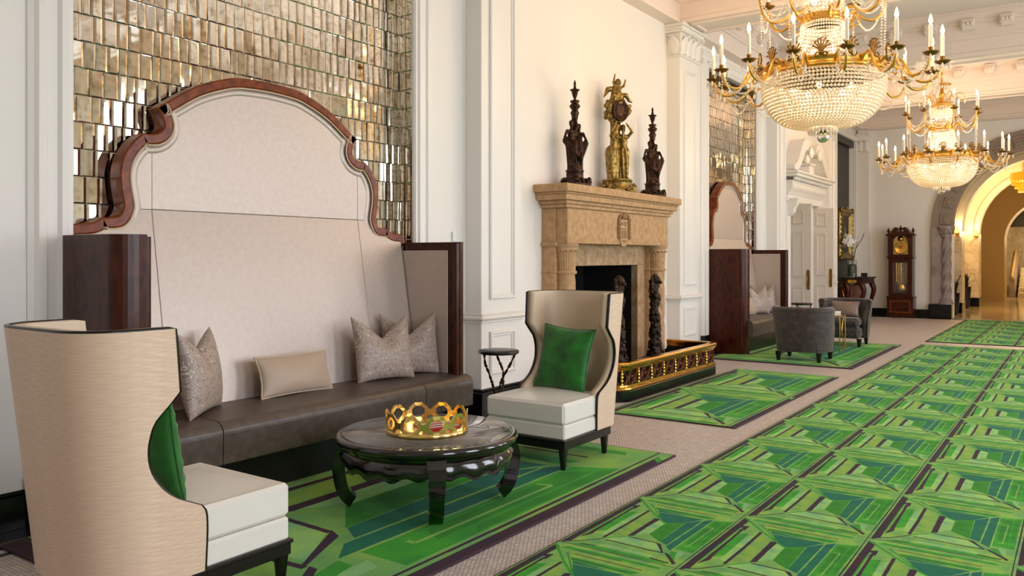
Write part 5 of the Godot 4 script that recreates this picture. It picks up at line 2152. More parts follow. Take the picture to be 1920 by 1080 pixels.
# ------------------------------------------------------------------ chandeliers
func chandelier(x: float, d: float, label: String, spin: float):
	var t = thing("chandelier", label, "chandelier", W(x, 0, d), spin, "gilt crystal chandeliers")
	var gold = M.chandelier_gold
	# hoops
	var m := MB.new()
	m.lathe(v2([.515, 2.965, .55, 2.97, .56, 2.99, .545, 3.0, .545, 3.04, .56, 3.05, .55, 3.065, .515, 3.065, .515, 2.965]), Vector3.ZERO, 56)
	part(t, "lower_hoop", m, gold)
	m = MB.new()
	m.lathe(v2([.165, 3.46, .185, 3.465, .19, 3.49, .185, 3.52, .195, 3.53, .17, 3.54, .165, 3.46]), Vector3.ZERO, 40)
	part(t, "upper_hoop", m, gold)
	m = MB.new()
	m.lathe(v2([.145, 3.86, .17, 3.87, .175, 3.89, .165, 3.905, .145, 3.91, .145, 3.86]), Vector3.ZERO, 36)
	part(t, "crown_hoop", m, gold)
	m = MB.new()
	m.lathe(v2([.11, 4.22, .14, 4.225, .145, 4.245, .13, 4.255, .10, 4.26]), Vector3.ZERO, 36)
	part(t, "crown_hoop", m, gold)
	# stem
	m = MB.new()
	m.lathe(v2([.10, 3.90, .06, 3.95, .035, 3.99, .03, 4.06, .05, 4.08, .03, 4.10, .025, 4.20, .04, 4.24, .015, 4.27, .015, 4.40, .03, 4.41, .015, 4.43, .015, 4.86]), Vector3.ZERO, 20)
	m.lathe(v2([.09, 4.83, .07, 4.845, .09, 4.858]), Vector3.ZERO, 20)
	part(t, "stem", m, gold)
	# plumes over the crown
	for k in 6:
		m = MB.new()
		var a := TAU * k / 6
		var pts := []
		for q in [[.12, 3.9], [.17, 4.02], [.24, 4.08], [.31, 4.06], [.34, 3.98], [.31, 3.93], [.28, 3.96]]:
			pts.append(Vector3(cos(a) * q[0], q[1], sin(a) * q[0]))
		m.tube(curve(pts, 4), .007, 6)
		pts = []
		for q in [[.11, 3.9], [.13, 4.0], [.18, 4.06], [.23, 4.03], [.22, 3.98]]:
			pts.append(Vector3(cos(a + .2) * q[0], q[1], sin(a + .2) * q[0]))
		m.tube(curve(pts, 4), .006, 6)
		part(t, "plume", m, gold)
	# palmettes standing on the lower hoop
	var pm := MB.new()
	for q in 7:
		var a := (q - 3) * .38
		pm.tube(curve([Vector3(0, 0, 0), Vector3(sin(a) * .03, .035 + cos(a) * .02, .004), Vector3(sin(a) * .062, .02 + cos(a) * .085, .006), Vector3(sin(a + .25) * .055, .015 + cos(a) * .09, .012)], 3), .0055, 5)
	pm.sphere(Vector3(0, .01, 0), Vector3(.022, .02, .014), 8, 5)
	for s in [-1, 1]:
		pm.tube(curve([Vector3(0, 0, 0), Vector3(s * .03, -.02, .01), Vector3(s * .04, .0, .012), Vector3(s * .022, .008, .012)], 3), .006, 5)
	var pmm := pm.done()
	for k in 15:
		var a := TAU * (k + .5) / 15
		var o := part(t, "palmette", pmm, M.dark_gold)
		o.position = Vector3(cos(a) * .555, 3.065, sin(a) * .555)
		o.scale = Vector3.ONE * 1.25
		o.rotation.y = PI / 2 - a
	# arms with drip pans, candles and bulbs; one arm mesh for each tier, turned round
	for tier in [[15, .53, .97, 3.0, [[.53, 3.0], [.60, 3.06], [.66, 3.05], [.72, 2.93], [.80, 2.855], [.89, 2.86], [.95, 2.92], [.97, 2.99]]], [8, .185, .57, 3.74, [[.185, 3.49], [.24, 3.56], [.30, 3.55], [.37, 3.50], [.45, 3.49], [.53, 3.56], [.57, 3.73]]]]:
		var n: int = tier[0]
		var R: float = tier[2]
		var y: float = tier[3]
		var am := MB.new()
		var pts := []
		for q in tier[4]:
			pts.append(Vector3(q[0], q[1], 0))
		am.tube(curve(pts, 5), .012, 7)
		var b: float = tier[1]
		am.tube(curve([Vector3(b, y if n > 10 else 3.49, 0), Vector3(b + .06, (y if n > 10 else 3.49) - .05, 0), Vector3(b + .13, (y if n > 10 else 3.49) - .04, 0), Vector3(b + .14, (y if n > 10 else 3.49) + .005, 0), Vector3(b + .105, (y if n > 10 else 3.49) + .005, 0)], 4), .007, 6)
		var armm := am.done()
		var pn := MB.new()
		pn.lathe(v2([.008, -.02, .02, -.012, .045, -.004, .062, .010, .066, .016, .058, .014, .03, .006, .016, .01, .018, .02, .02, .05, .021, .055]), Vector3.ZERO, 18)
		var panm := pn.done()
		var cn := MB.new()
		cn.lathe(v2([.0165, .05, .0165, .235, .012, .245, .007, .25]), Vector3.ZERO, 12)
		var canm := cn.done()
		var bl := MB.new()
		bl.lathe(v2([.006, .248, .015, .262, .0165, .275, .013, .295, .006, .318, .001, .33]), Vector3.ZERO, 10)
		var bulm := bl.done()
		for k in n:
			var a := TAU * (k + (.0 if n > 10 else .5)) / n
			var arm := part(t, "arm", armm, gold)
			arm.rotation.y = -a
			for e in [["drip_pan", panm, M.dark_gold], ["candle", canm, M.candle_wax], ["bulb", bulm, M.bulb_glow]]:
				var o := part(arm, e[0], e[1], e[2])
				o.position = Vector3(R, y, 0)
			var l := OmniLight3D.new()
			l.name = "candle_light"
			l.light_color = Color(1.0, .875, .71)
			l.light_energy = CANDLE
			l.light_size = .012
			l.omni_range = 30.0
			l.omni_attenuation = 2.0
			l.shadow_enabled = true
			arm.add_child(l, true)
			l.position = Vector3(R, y + .285, 0)
	# lamps inside the bowl and the tent
	for q in [[.26, 2.86, 5], [.10, 3.20, 3], [.08, 3.68, 2]]:
		for k in q[2]:
			var a: float = TAU * k / float(q[2]) + .3
			m = MB.new()
			m.sphere(Vector3.ZERO, Vector3(.022, .03, .022), 10, 8)
			var o := part(t, "inner_bulb", m, M.bulb_glow)
			o.position = Vector3(cos(a) * q[0], q[1], sin(a) * q[0])
			var l := OmniLight3D.new()
			l.name = "bowl_light"
			l.light_color = Color(1.0, .875, .71)
			l.light_energy = BOWL
			l.light_size = .02
			l.omni_range = 30.0
			l.omni_attenuation = 2.0
			l.shadow_enabled = true
			t.add_child(l, true)
			l.position = o.position
	# crystal: beaded bowl, two tents of strands, swags and drops
	var bead := MB.new()
	bead.sphere(Vector3.ZERO, Vector3(1, 1, 1), 7, 5)
	var bm := bead.done()
	var xf := []
	var prof := curve(v2([.525, 2.96, .53, 2.90, .525, 2.82, .50, 2.74, .455, 2.66, .385, 2.59, .30, 2.545, .20, 2.525, .13, 2.525]), 6)
	var length := 0.0
	for i in prof.size() - 1:
		length += (prof[i + 1] - prof[i]).length()
	var rown := int(length / .030)
	var acc := 0.0
	var seg := 0
	for r in rown:
		var want := length * r / float(rown - 1)
		while seg < prof.size() - 2 and acc + (prof[seg + 1] - prof[seg]).length() < want:
			acc += (prof[seg + 1] - prof[seg]).length()
			seg += 1
		var p: Vector2 = prof[seg].lerp(prof[seg + 1], clampf((want - acc) / (prof[seg + 1] - prof[seg]).length(), 0, 1))
		var cnt := maxi(16, int(TAU * p.x / .031))
		for k in cnt:
			var a := TAU * k / cnt
			xf.append(Transform3D(Basis().scaled(Vector3(.0155, .0145, .0155)), Vector3(cos(a) * p.x, p.y, sin(a) * p.x)))
	stuff(t, "crystal_bowl", bm, M.crystal, xf, "bowl of cut crystal bead strands")
	xf = []
	for tent in [[.52, 3.0, .30, 3.06, .175, 3.47, 54], [.185, 3.54, .175, 3.70, .15, 3.87, 34]]:
		var c := curve([Vector2(tent[0], tent[1]), Vector2(tent[2], tent[3]), Vector2((tent[2] + tent[4]) * .5 - .01, (tent[3] + tent[5]) * .5), Vector2(tent[4], tent[5])], 8)
		if tent[6] == 54:
			c = curve([Vector2(.31, 3.02), Vector2(.285, 3.10), Vector2(.225, 3.28), Vector2(.178, 3.47)], 8)
		var ln := 0.0
		for i in c.size() - 1:
			ln += (c[i + 1] - c[i]).length()
		var nb := int(ln / .024)
		for s in tent[6]:
			var a: float = TAU * s / float(tent[6])
			for q in nb:
				var f := q / float(nb - 1) * (c.size() - 1)
				var i := mini(int(f), c.size() - 2)
				var p: Vector2 = c[i].lerp(c[i + 1], f - i)
				var sz := .009 + .005 * (1.0 - q / float(nb))
				xf.append(Transform3D(Basis().scaled(Vector3(sz, .0115, sz)), Vector3(cos(a) * p.x, p.y, sin(a) * p.x)))
	stuff(t, "crystal_tent", bm, M.crystal, xf, "tapering tent of crystal strands")
	xf = []
	var swag := func(pa: Vector3, pb: Vector3, sag: float):
		var n2 := int((pa.distance_to(pb) + sag) / .022)
		for i in n2 + 1:
			var s := i / float(n2)
			var p := pa.lerp(pb, s) + Vector3(0, -sag * 4.0 * s * (1 - s), 0)
			xf.append(Transform3D(Basis().scaled(Vector3(.0085, .0085, .0085)), p))
	for k in 15:
		var a := TAU * k / 15
		var a2 := TAU * (k + 1) / 15
		var pa := Vector3(cos(a) * .955, 2.97, sin(a) * .955)
		swag.call(pa, Vector3(cos(a2) * .955, 2.97, sin(a2) * .955), .20)
		swag.call(pa, Vector3(cos(a) * .60, 2.96, sin(a) * .60), .16)
	for k in 8:
		var a := TAU * (k + .5) / 8
		var a2 := TAU * (k + 1.5) / 8
		var pa := Vector3(cos(a) * .56, 3.71, sin(a) * .56)
		swag.call(pa, Vector3(cos(a2) * .56, 3.71, sin(a2) * .56), .26)
		swag.call(pa, Vector3(cos(a) * .20, 3.84, sin(a) * .20), .22)
		swag.call(pa, Vector3(cos(a) * .54, 3.08, sin(a) * .54), -.04)
	stuff(t, "crystal_swags", bm, M.crystal, xf, "bead chains draped between the arms")
	xf = []
	var dr := MB.new()
	dr.lathe(v2([.001, -.055, .008, -.045, .013, -.03, .009, -.012, .003, 0]), Vector3.ZERO, 6, Basis(), true)
	for k in 15:
		var a := TAU * k / 15
		for q in 4:
			var b := TAU * q / 4
			xf.append(Transform3D(Basis(), Vector3(cos(a) * .97 + cos(b) * .055, 2.99, sin(a) * .97 + sin(b) * .055)))
		xf.append(Transform3D(Basis().scaled(Vector3.ONE * 1.5), Vector3(cos(a) * .63, 2.98, sin(a) * .63)))
	for k in 22:
		var a := TAU * k / 22
		xf.append(Transform3D(Basis().scaled(Vector3(1, 1.3, 1)), Vector3(cos(a) * .125, 4.225, sin(a) * .125)))
		xf.append(Transform3D(Basis().scaled(Vector3(1, 1.3, 1)), Vector3(cos(a) * .12, 2.52, sin(a) * .12)))
	for k in 6:
		var a := TAU * k / 6
		xf.append(Transform3D(Basis().scaled(Vector3.ONE * 1.4), Vector3(cos(a) * .34, 3.97, sin(a) * .34)))
	stuff(t, "crystal_drops", dr, M.crystal, xf)
	m = MB.new()
	m.lathe(v2([.11, 2.50, .10, 2.505, .05, 2.52, .03, 2.525]), Vector3.ZERO, 24)
	m.lathe(v2([.002, 2.375, .025, 2.38, .05, 2.40, .06, 2.432, .05, 2.468, .022, 2.488, .018, 2.50]), Vector3.ZERO, 18)
	part(t, "crystal_ball", m, M.crystal_drop)

# ------------------------------------------------------------------ the doorway
func build_door():
	var t = struct("trim_14")
	var c := 15.4
	var m := MB.new()
	# pilaster strips, architrave and entablature
	for s in [-1, 1]:
		m = MB.new()
		bxd(m, NX, NX + .10, 0, 2.30, c + s * .92, c + s * 1.12, .01)
		part(t, "door_jamb", m, M.trim_paint)
		m = MB.new()
		var pr := curve(v2([0, 0, .03, .0, .09, .06, .10, .12, .15, .20, .17, .30]), 3)
		pr.append(Vector2(0, .30))
		m.prism(pr, W(NX + .10, 2.05, c + s * 1.02 - .08), Vector3.RIGHT, Vector3.UP, Vector3.ZERO, ALONG * .16)
		part(t, "console_bracket", m, M.trim_paint)
	m = MB.new()
	bxd(m, NX, NX + .12, 2.30, 2.42, c - 1.14, c + 1.14, .01)
	var fr := curve(v2([.12, .0, .15, .06, .19, .12, .19, .20]), 4)
	fr.append(Vector2(0, .20)); fr.append(Vector2(0, 0))
	m.prism(fr, W(NX, 2.42, c - 1.14), Vector3.RIGHT, Vector3.UP, Vector3.ZERO, ALONG * 2.28)
	part(t, "frieze", m, M.trim_paint)
	m = MB.new()
	bxd(m, NX, NX + .20, 2.62, 2.66, c - 1.16, c + 1.16, .008)
	bxd(m, NX, NX + .30, 2.72, 2.77, c - 1.24, c + 1.24, .012)
	bxd(m, NX, NX + .33, 2.77, 2.82, c - 1.27, c + 1.27, .018)
	part(t, "cornice", m, M.trim_paint)
	var dm := MB.new()
	dm.box(Vector3(0, 0, -.028), Vector3(.05, .055, .028), .005)
	var dmm := dm.done()
	for k in 22:
		var o := part(t, "dentil", dmm, M.trim_paint)
		o.position = W(NX + .2, 2.662, c - 1.10 + 2.2 * k / 21.0)
	# swan-neck pediment
	for s in [-1, 1]:
		m = MB.new()
		var sc := curve(v2([1.22, 2.86, 1.0, 2.92, .82, 3.06, .66, 3.24, .48, 3.34, .32, 3.30, .27, 3.19]), 5)
		var wd := []
		for i in sc.size():
			wd.append(lerpf(.05, .10, minf(i / 14.0, 1.0)))
		var poly := []
		var under := []
		for i in sc.size():
			var tg: Vector2 = (sc[mini(i + 1, sc.size() - 1)] - sc[maxi(i - 1, 0)]).normalized()
			var nn := Vector2(tg.y, -tg.x)
			poly.append(Vector2((sc[i].x + nn.x * wd[i]) * s, sc[i].y + nn.y * wd[i]))
			under.append(Vector2((sc[i].x - nn.x * wd[i]) * s, maxf(sc[i].y - nn.y * wd[i], 2.82)))
		under.reverse()
		poly.append_array(under)
		m.prism(poly, W(NX, 0, c), ALONG, Vector3.UP, Vector3(-.02, 0, 0), Vector3(.26, 0, 0), .012, true)
		part(t, "swan_neck", m, M.trim_paint)
		m = MB.new()
		m.lathe(v2([.10, 0, .12, .02, .085, .04, .04, .06]), W(NX + .26, 3.20, c + s * .29), 18, Basis(Vector3(0, 0, 1), -PI / 2))
		part(t, "rosette", m, M.trim_paint)
	m = MB.new()
	bxd(m, NX, NX + .22, 2.82, 3.0, c - .14, c + .14, .012)
	bxd(m, NX, NX + .25, 3.0, 3.04, c - .17, c + .17, .012)
	part(t, "pedestal", m, M.trim_paint)
	m = MB.new()
	for s in [-1, 1]:
		m.tube(curve([W(NX + .11, 3.04, c), W(NX + .11, 3.2, c + s * .12), W(NX + .11, 3.40, c + s * .17), W(NX + .13, 3.52, c + s * .10)], 5), [.06, .06, .058, .055, .053, .05, .048, .046, .044, .042, .04, .036, .032, .026, .02, .012], 8)
	m.sphere(W(NX + .11, 3.12, c), Vector3(.07, .1, .07), 12, 8)
	part(t, "finial", m, M.trim_paint)
	# two panelled leaves standing open, square to the wall
	var k := 1
	for e in [[14.74, "door_1"], [16.30, "door_2"]]:
		var root = struct(e[1])
		m = MB.new()
		bxd(m, -4.29, -3.905, .01, 2.27, e[0], e[0] + .045, .004)
		part(root, "leaf", m, M.door_paint)
		for p in [[.12, .80], [.98, 1.78], [1.92, 2.16]]:
			panel_frame(root, "panel_moulding", W(0, 0, e[0]), Vector3.RIGHT, Vector3.UP, Vector3(0, 0, 1), -4.22, -4.03, p[0], p[1], M.door_paint, .035, .016)
			m = MB.new()
			var n := int((p[1] - p[0]) / .045)
			for i in n:
				for xx in [-4.225, -4.025]:
					m.box(W(xx - .006, p[0] + .045 * i, e[0]) + Vector3(0, 0, 0), W(xx + .006, p[0] + .045 * i + .025, e[0]) + Vector3(0, 0, .012), .003)
			for i in 5:
				for yy in [p[0] - .005, p[1] + .005]:
					m.box(W(-4.21 + .04 * i, yy - .006, e[0]), W(-4.185 + .04 * i, yy + .006, e[0]) + Vector3(0, 0, .012), .003)
			part(root, "carved_edge", m, M.door_paint)
		m = MB.new()
		var pl := []
		for i in 24:
			var a := TAU * i / 24
			pl.append(Vector2(cos(a) * .028, sin(a) * .028 + (.15 if sin(a) > 0 else -.15)))
		m.prism(pl, W(-3.955, .93, e[0]), Vector3.RIGHT, Vector3.UP, Vector3.ZERO, Vector3(0, 0, .008), .003)
		m.tube(curve([W(-3.955, 1.0, e[0] - .008), W(-3.955, .99, e[0] - .04), W(-3.955, .87, e[0] - .04), W(-3.955, .86, e[0] - .008)], 4), .009, 8)
		part(root, "door_handle", m, M.dark_gold, "long bronze pull plate")

# ------------------------------------------------------------------ far furnishings
func build_far():
	# long-case clock; local front +z
	var t = thing("longcase_clock", "tall mahogany longcase clock against the end wall", "clock", W(-3.30, 0, 19.83), 0.0)
	var m := MB.new()
	m.box(Vector3(-.29, 0, -.2), Vector3(.29, .05, .22), .01)
	m.box(Vector3(-.265, .05, -.19), Vector3(.265, .42, .20), .008)
	m.box(Vector3(-.28, .42, -.2), Vector3(.28, .46, .215), .012)
	part(t, "base", m, M.walnut)
	panel_frame(t, "base_panel", Vector3(0, 0, .20), Vector3.RIGHT, Vector3.UP, Vector3(0, 0, 1), -.21, .21, .10, .37, M.cherry, .03, .01)
	m = MB.new()
	for s in [-1, 1]:
		m.box(Vector3(minf(s * .24, s * .15), .46, -.18), Vector3(maxf(s * .24, s * .15), 1.30, .17), .006)
	m.box(Vector3(-.24, .46, -.18), Vector3(.24, 1.30, -.14), .004)
	m.box(Vector3(-.15, .46, .1), Vector3(.15, .54, .17), .004)
	m.box(Vector3(-.15, 1.22, .1), Vector3(.15, 1.30, .17), .004)
	m.box(Vector3(-.265, 1.30, -.19), Vector3(.265, 1.35, .20), .012)
	part(t, "trunk", m, M.walnut)
	m = MB.new()
	var hp := [Vector2(-.25, 1.35), Vector2(.25, 1.35), Vector2(.25, 1.78), Vector2(-.25, 1.78)]
	m.box(Vector3(-.25, 1.35, -.18), Vector3(.25, 1.80, .10), .006)
	for s in [-1, 1]:
		m.box(Vector3(minf(s * .25, s * .17), 1.35, .1), Vector3(maxf(s * .25, s * .17), 1.80, .185), .006)
	part(t, "hood", m, M.walnut)
	m = MB.new()
	var arch := [Vector2(-.30, 1.78), Vector2(-.17, 1.78), Vector2(-.17, 1.62)]
	arch.append_array(arc_pts(0, 1.62, .165, 12))
	arch.append_array([Vector2(.17, 1.62), Vector2(.17, 1.78), Vector2(.30, 1.78), Vector2(.30, 1.83), Vector2(.22, 1.86)])
	arch = [Vector2(-.29, 1.80), Vector2(.29, 1.80), Vector2(.29, 1.835), Vector2(.20, 1.87)]
	arch.append_array(curve(v2([.20, 1.87, .15, 1.94, .11, 1.985, .06, 1.98, .045, 1.94, .07, 1.92]), 4))
	arch.append_array([Vector2(.05, 1.885), Vector2(-.05, 1.885)])
	arch.append_array(curve(v2([-.07, 1.92, -.045, 1.94, -.06, 1.98, -.11, 1.985, -.15, 1.94, -.20, 1.87]), 4))
	arch.append(Vector2(-.29, 1.835))
	m.prism(arch, Vector3.ZERO, Vector3.RIGHT, Vector3.UP, Vector3(0, 0, -.1), Vector3(0, 0, .2), .008)
	part(t, "pediment", m, M.walnut)
	var ring := MB.new()
	var ap := []
	for p in arc_pts(0, 1.66, .175, 16):
		ap.append(Vector3(p.x, p.y, .17))
	ring.tube(ap, .02, 8)
	part(t, "arched_moulding", ring, M.walnut)
	for fx in [-.25, 0, .25]:
		m = MB.new()
		m.lathe(v2([.03, 0, .02, .02, .012, .03, .03, .06, .034, .085, .012, .11, .016, .12, .004, .15]), Vector3(fx, 1.835 if fx != 0 else 1.885, .1), 14)
		part(t, "finial", m, M.walnut)
	m = MB.new()
	var dp := [Vector2(-.15, 1.39), Vector2(.15, 1.39), Vector2(.15, 1.66)]
	var ar := arc_pts(0, 1.66, .15, 14, 0.0, PI)
	dp.append_array(ar)
	m.prism(dp, Vector3.ZERO, Vector3.RIGHT, Vector3.UP, Vector3(0, 0, .1), Vector3(0, 0, .115), .003)
	part(t, "dial_plate", m, M.dial_silver)
	m = MB.new()
	m.lathe(v2([.135, 0, .135, .008, .12, .012, .105, .006, .0, .006]), Vector3(0, 1.53, .115), 32, Basis(Vector3.RIGHT, PI / 2))
	m.lathe(v2([.06, 0, .06, .006, .0, .006]), Vector3(0, 1.735, .115), 20, Basis(Vector3.RIGHT, PI / 2))
	for k in 12:
		var a := TAU * k / 12
		m.obox(Vector3(cos(a) * .112, 1.53 + sin(a) * .112, .127), Basis(Vector3(0, 0, 1), a), Vector3(.012, .004, .002))
	part(t, "chapter_ring", m, M.brass)
	m = MB.new()
	m.obox(Vector3(.02, 1.555, .13), Basis(Vector3(0, 0, 1), -.7), Vector3(.004, .04, .002))
	m.obox(Vector3(-.035, 1.53, .133), Basis(Vector3(0, 0, 1), 1.5), Vector3(.003, .06, .002))
	part(t, "hands", m, M.print_black)
	for k in 7:
		m = MB.new()
		var xx := -.11 + .22 * k / 6.0
		m.tube([Vector3(xx, 1.2, -.02), Vector3(xx, .62 + .05 * absf(k - 3), -.02)], .011, 8)
		part(t, "chime_tube", m, M.brass)
	m = MB.new()
	m.tube([Vector3(0, 1.2, .05), Vector3(0, .66, .05)], .006, 6)
	m.lathe(v2([.0, -.01, .09, -.006, .095, 0, .09, .006, .0, .014]), Vector3(0, .64, .05), 28, Basis(Vector3.RIGHT, PI / 2))
	part(t, "pendulum", m, M.brass)
	m = MB.new()
	m.box(Vector3(-.15, .54, .135), Vector3(.15, 1.22, .138))
	part(t, "glass_door", m, M.clear_glass)
	# console table with scrolled legs
	t = thing("console_table", "dark mahogany console table with curved legs below the gilt framed painting", "table", W(-4.08, 0, 18.98))
	m = MB.new()
	m.box(Vector3(-.17, .86, -.62), Vector3(.30, .895, .62), .006)
	part(t, "top", m, M.espresso)
	m = MB.new()
	m.box(Vector3(-.15, .76, -.58), Vector3(.27, .86, .58), .004)
	part(t, "apron", m, M.walnut)
	m = MB.new()
	m.box(Vector3(-.03, .775, .58), Vector3(.14, .845, .592), .003)
	m.sphere(Vector3(.055, .81, .6), Vector3(.012, .012, .012), 8, 6)
	part(t, "drawer_plate", m, M.brass)
	for z in [-.5, .5]:
		for xq in [.22, -.10]:
			m = MB.new()
			m.tube(curve([Vector3(xq, .77, z), Vector3(xq + .05, .62, z), Vector3(xq + .01, .42, z), Vector3(xq - .06, .22, z), Vector3(xq - .02, .05, z), Vector3(xq + .03, .02, z)], 5), [.06, .06, .06, .058, .056, .054, .052, .05, .048, .046, .044, .042, .04, .038, .036, .034, .032, .031, .03, .03, .03, .03, .03, .03, .03, .03], 8)
			part(t, "leg", m, M.walnut)
	t = thing("side_cabinet", "small carved brown cabinet under the console table", "cabinet", W(-4.17, 0, 18.9))
	m = MB.new()
	m.box(Vector3(-.12, .05, -.42), Vector3(.12, .72, .42), .01)
	part(t, "body", m, M.cherry)
	panel_frame(t, "front_panel", Vector3(0, 0, .42), Vector3.RIGHT, Vector3.UP, Vector3(0, 0, 1), -.10, .10, .12, .68, M.walnut, .03, .012)
	m = MB.new()
	m.tube(curve([Vector3(-.06, .2, .435), Vector3(-.02, .4, .44), Vector3(-.07, .6, .435)], 5), .008, 6)
	m.tube(curve([Vector3(.06, .2, .435), Vector3(.02, .4, .44), Vector3(.07, .6, .435)], 5), .008, 6)
	m.sphere(Vector3(0, .4, .44), Vector3(.02, .02, .012), 8, 6)
	part(t, "gilt_scrolls", m, M.brass)
	# gilt framed painting
	t = thing("painting", "dark still life painting in an ornate gilt frame on the grey panel", "painting", W(-4.405, 1.84, 19.26))
	m = MB.new()
	moulding(m, Vector3.ZERO, ALONG, Vector3.UP, Vector3.RIGHT, -.55, .55, -.56, .56, v2([0, 0, 0, .05, .03, .09, .07, .10, .10, .06, .13, .07, .16, .03]))
	for k in 40:
		var a := k / 40.0 * 4.0
		var e := int(a)
		var s := (a - e) * 2.0 - 1.0
		var q: Vector2 = [Vector2(s * .51, .52), Vector2(.51, -s * .52), Vector2(-s * .51, -.52), Vector2(-.51, s * .52)][e]
		m.sphere(Vector3(.09, q.y, -q.x), Vector3(.022, .04, .04), 8, 5)
	for cx in [-1, 1]:
		for cy in [-1, 1]:
			m.sphere(Vector3(.09, cy * .53, -cx * .52), Vector3(.035, .075, .075), 10, 6)
	m.sphere(Vector3(.09, .57, 0), Vector3(.03, .05, .12), 10, 6)
	part(t, "gilt_frame", m, M.gilt_bronze)
	m = MB.new()
	m.box(Vector3(.005, -.42, -.41), Vector3(.03, .42, .41))
	part(t, "canvas", m, M.canvas_dark)
	m = MB.new()
	m.box(Vector3(.02, -.30, -.18), Vector3(.034, -.12, .16), .004)
	for k in 5:
		m.tube(curve([Vector3(.031, -.12, -.1 + .05 * k), Vector3(.033, .05, -.12 + .055 * k), Vector3(.031, .2 - .03 * absf(k - 2), -.14 + .065 * k)], 3), .014, 5)
	part(t, "painted_still_life", m, M.canvas_pale)
	# orchid in a glass cylinder on the console
	t = thing("orchid_vase", "white orchid with moss and twigs in a tall glass cylinder on the console", "vase", W(-4.09, .896, 18.70))
	m = MB.new()
	m.lathe(v2([.10, 0, .10, .38, .094, .38, .094, .012, .0, .012]), Vector3.ZERO, 28)
	part(t, "glass_cylinder", m, M.clear_glass)
	m = MB.new()
	m.lathe(v2([.0, .014, .09, .014, .09, .24, .07, .28, .0, .29]), Vector3.ZERO, 20)
	part(t, "moss", m, M.leaf_green)
	m = MB.new()
	m.tube(curve([Vector3(0, .28, 0), Vector3(.0, .55, .02), Vector3(-.02, .78, .03), Vector3(-.06, .88, .0)], 5), .007, 6)
	m.tube(curve([Vector3(.02, .28, 0), Vector3(.06, .6, -.05), Vector3(.16, .80, -.12), Vector3(.22, .95, -.12)], 5), .007, 6)
	m.tube(curve([Vector3(.06, .6, -.05), Vector3(.10, .75, -.02), Vector3(.10, .88, -.04)], 5), .005, 6)
	part(t, "stems", m, M.twig_brown)
	var rg := RandomNumberGenerator.new()
	rg.seed = 44
	for k in 9:
		m = MB.new()
		for q in 5:
			var a := TAU * q / 5
			m.sphere(Vector3(cos(a) * .032, sin(a) * .032, .006 * sin(a)), Vector3(.045, .03, .010), 8, 5, Basis(Vector3(0, 0, 1), a))
		m.sphere(Vector3(0, 0, .012), Vector3(.012, .012, .012), 6, 5)
		var o := part(t, "orchid_flower", m, M.petal_white)
		o.position = Vector3(rg.randf_range(-.14, .10), rg.randf_range(.70, .88), rg.randf_range(-.02, .10))
		o.rotation = Vector3(rg.randf_range(-.4, .4), rg.randf_range(-.6, .6), rg.randf() * 6)
	m = MB.new()
	m.box(Vector3(-.06, 0, -.07), Vector3(.06, .09, .07), .004)
	single("desk_box", m, M.print_black, "small black box on the console beside the orchid vase", "box", W(-3.90, .896, 18.98), .1)
	m = MB.new()
	m.box(Vector3(-.10, 0, -.13), Vector3(.10, .012, .13), .003)
	single("folder", m, M.print_black, "thin black folder lying on the console's near edge", "folder", W(-3.90, .896, 18.5), .2)
	# tall black planters with snake plants in the archway
	var k2 := 0
	for e in [[-2.56, 21.4, .50], [-2.60, 24.1, .56]]:
		t = thing("snake_plant", ["dark spiky plant in a tall black planter, just inside the archway", "dark spiky plant in a tall black planter, farther along the marble hall"][k2], "plant", W(e[0] + .12, 0, e[1]), 0, "planters in the marble hall")
		m = MB.new()
		m.lathe([Vector2(.10, 0), Vector2(.16, e[2]), Vector2(.14, e[2]), Vector2(.135, e[2] - .05), Vector2(0, e[2] - .05)], Vector3.ZERO, 4, Basis(Vector3.UP, PI / 4), true)
		part(t, "planter", m, M.planter_black)
		for q in 11:
			m = MB.new()
			var a := rg.randf() * TAU
			var hh := rg.randf_range(.22, .48)
			var ln := rg.randf_range(.04, .16)
			var rows := []
			for i in 6:
				var s := i / 5.0
				var wd := .028 * (1.0 - pow(s, 2.5)) + .002
				var c := Vector3(cos(a) * (.03 + ln * s * s), e[2] - .06 + hh * s, sin(a) * (.03 + ln * s * s))
				var sd := Vector3(-sin(a), 0, cos(a))
				rows.append([c - sd * wd, c + Vector3(cos(a), 0, sin(a)) * -.008, c + sd * wd])
			m.grid(rows)
			part(t, "leaf", m, M.snake_leaf)
		k2 += 1
	# sconces on the marble piers
	k2 = 0
	for e in [[-2.45, 21.98, -PI / 2], [-2.84, 23.6, 0.0], [-2.33, 24.98, -PI / 2]]:
		t = thing("wall_sconce", ["brass wall sconce with glowing shade, nearest in the marble hall", "brass wall sconce with glowing shade, second along the marble hall", "brass wall sconce with glowing shade, farthest along the marble hall"][k2], "sconce", W(e[0], 1.95, e[1]), e[2], "sconces in the marble hall")
		m = MB.new()
		m.lathe(v2([.02, -.10, .07, -.08, .085, -.06, .03, -.05, .012, -.04, .012, .0]), Vector3(.11, 0, 0), 16)
		m.box(Vector3(-.02, -.12, -.04), Vector3(.02, .10, .04), .008)
		m.tube([Vector3(.0, -.08, 0), Vector3(.11, -.09, 0)], .012, 6)
		part(t, "bracket", m, M.brass)
		m = MB.new()
		m.lathe(v2([.0, -.04, .045, -.035, .05, .12, .0, .125]), Vector3(.11, 0, 0), 14)
		part(t, "shade", m, M.sconce_glow)
		var l := OmniLight3D.new()
		l.name = "sconce_light"
		l.light_color = Color(1, .84, .58)
		l.light_energy = .45
		l.light_size = .05
		l.omni_range = 30
		l.omni_attenuation = 2.0
		l.shadow_enabled = true
		t.add_child(l, true)
		l.position = Vector3(.11, .05, 0)
		k2 += 1
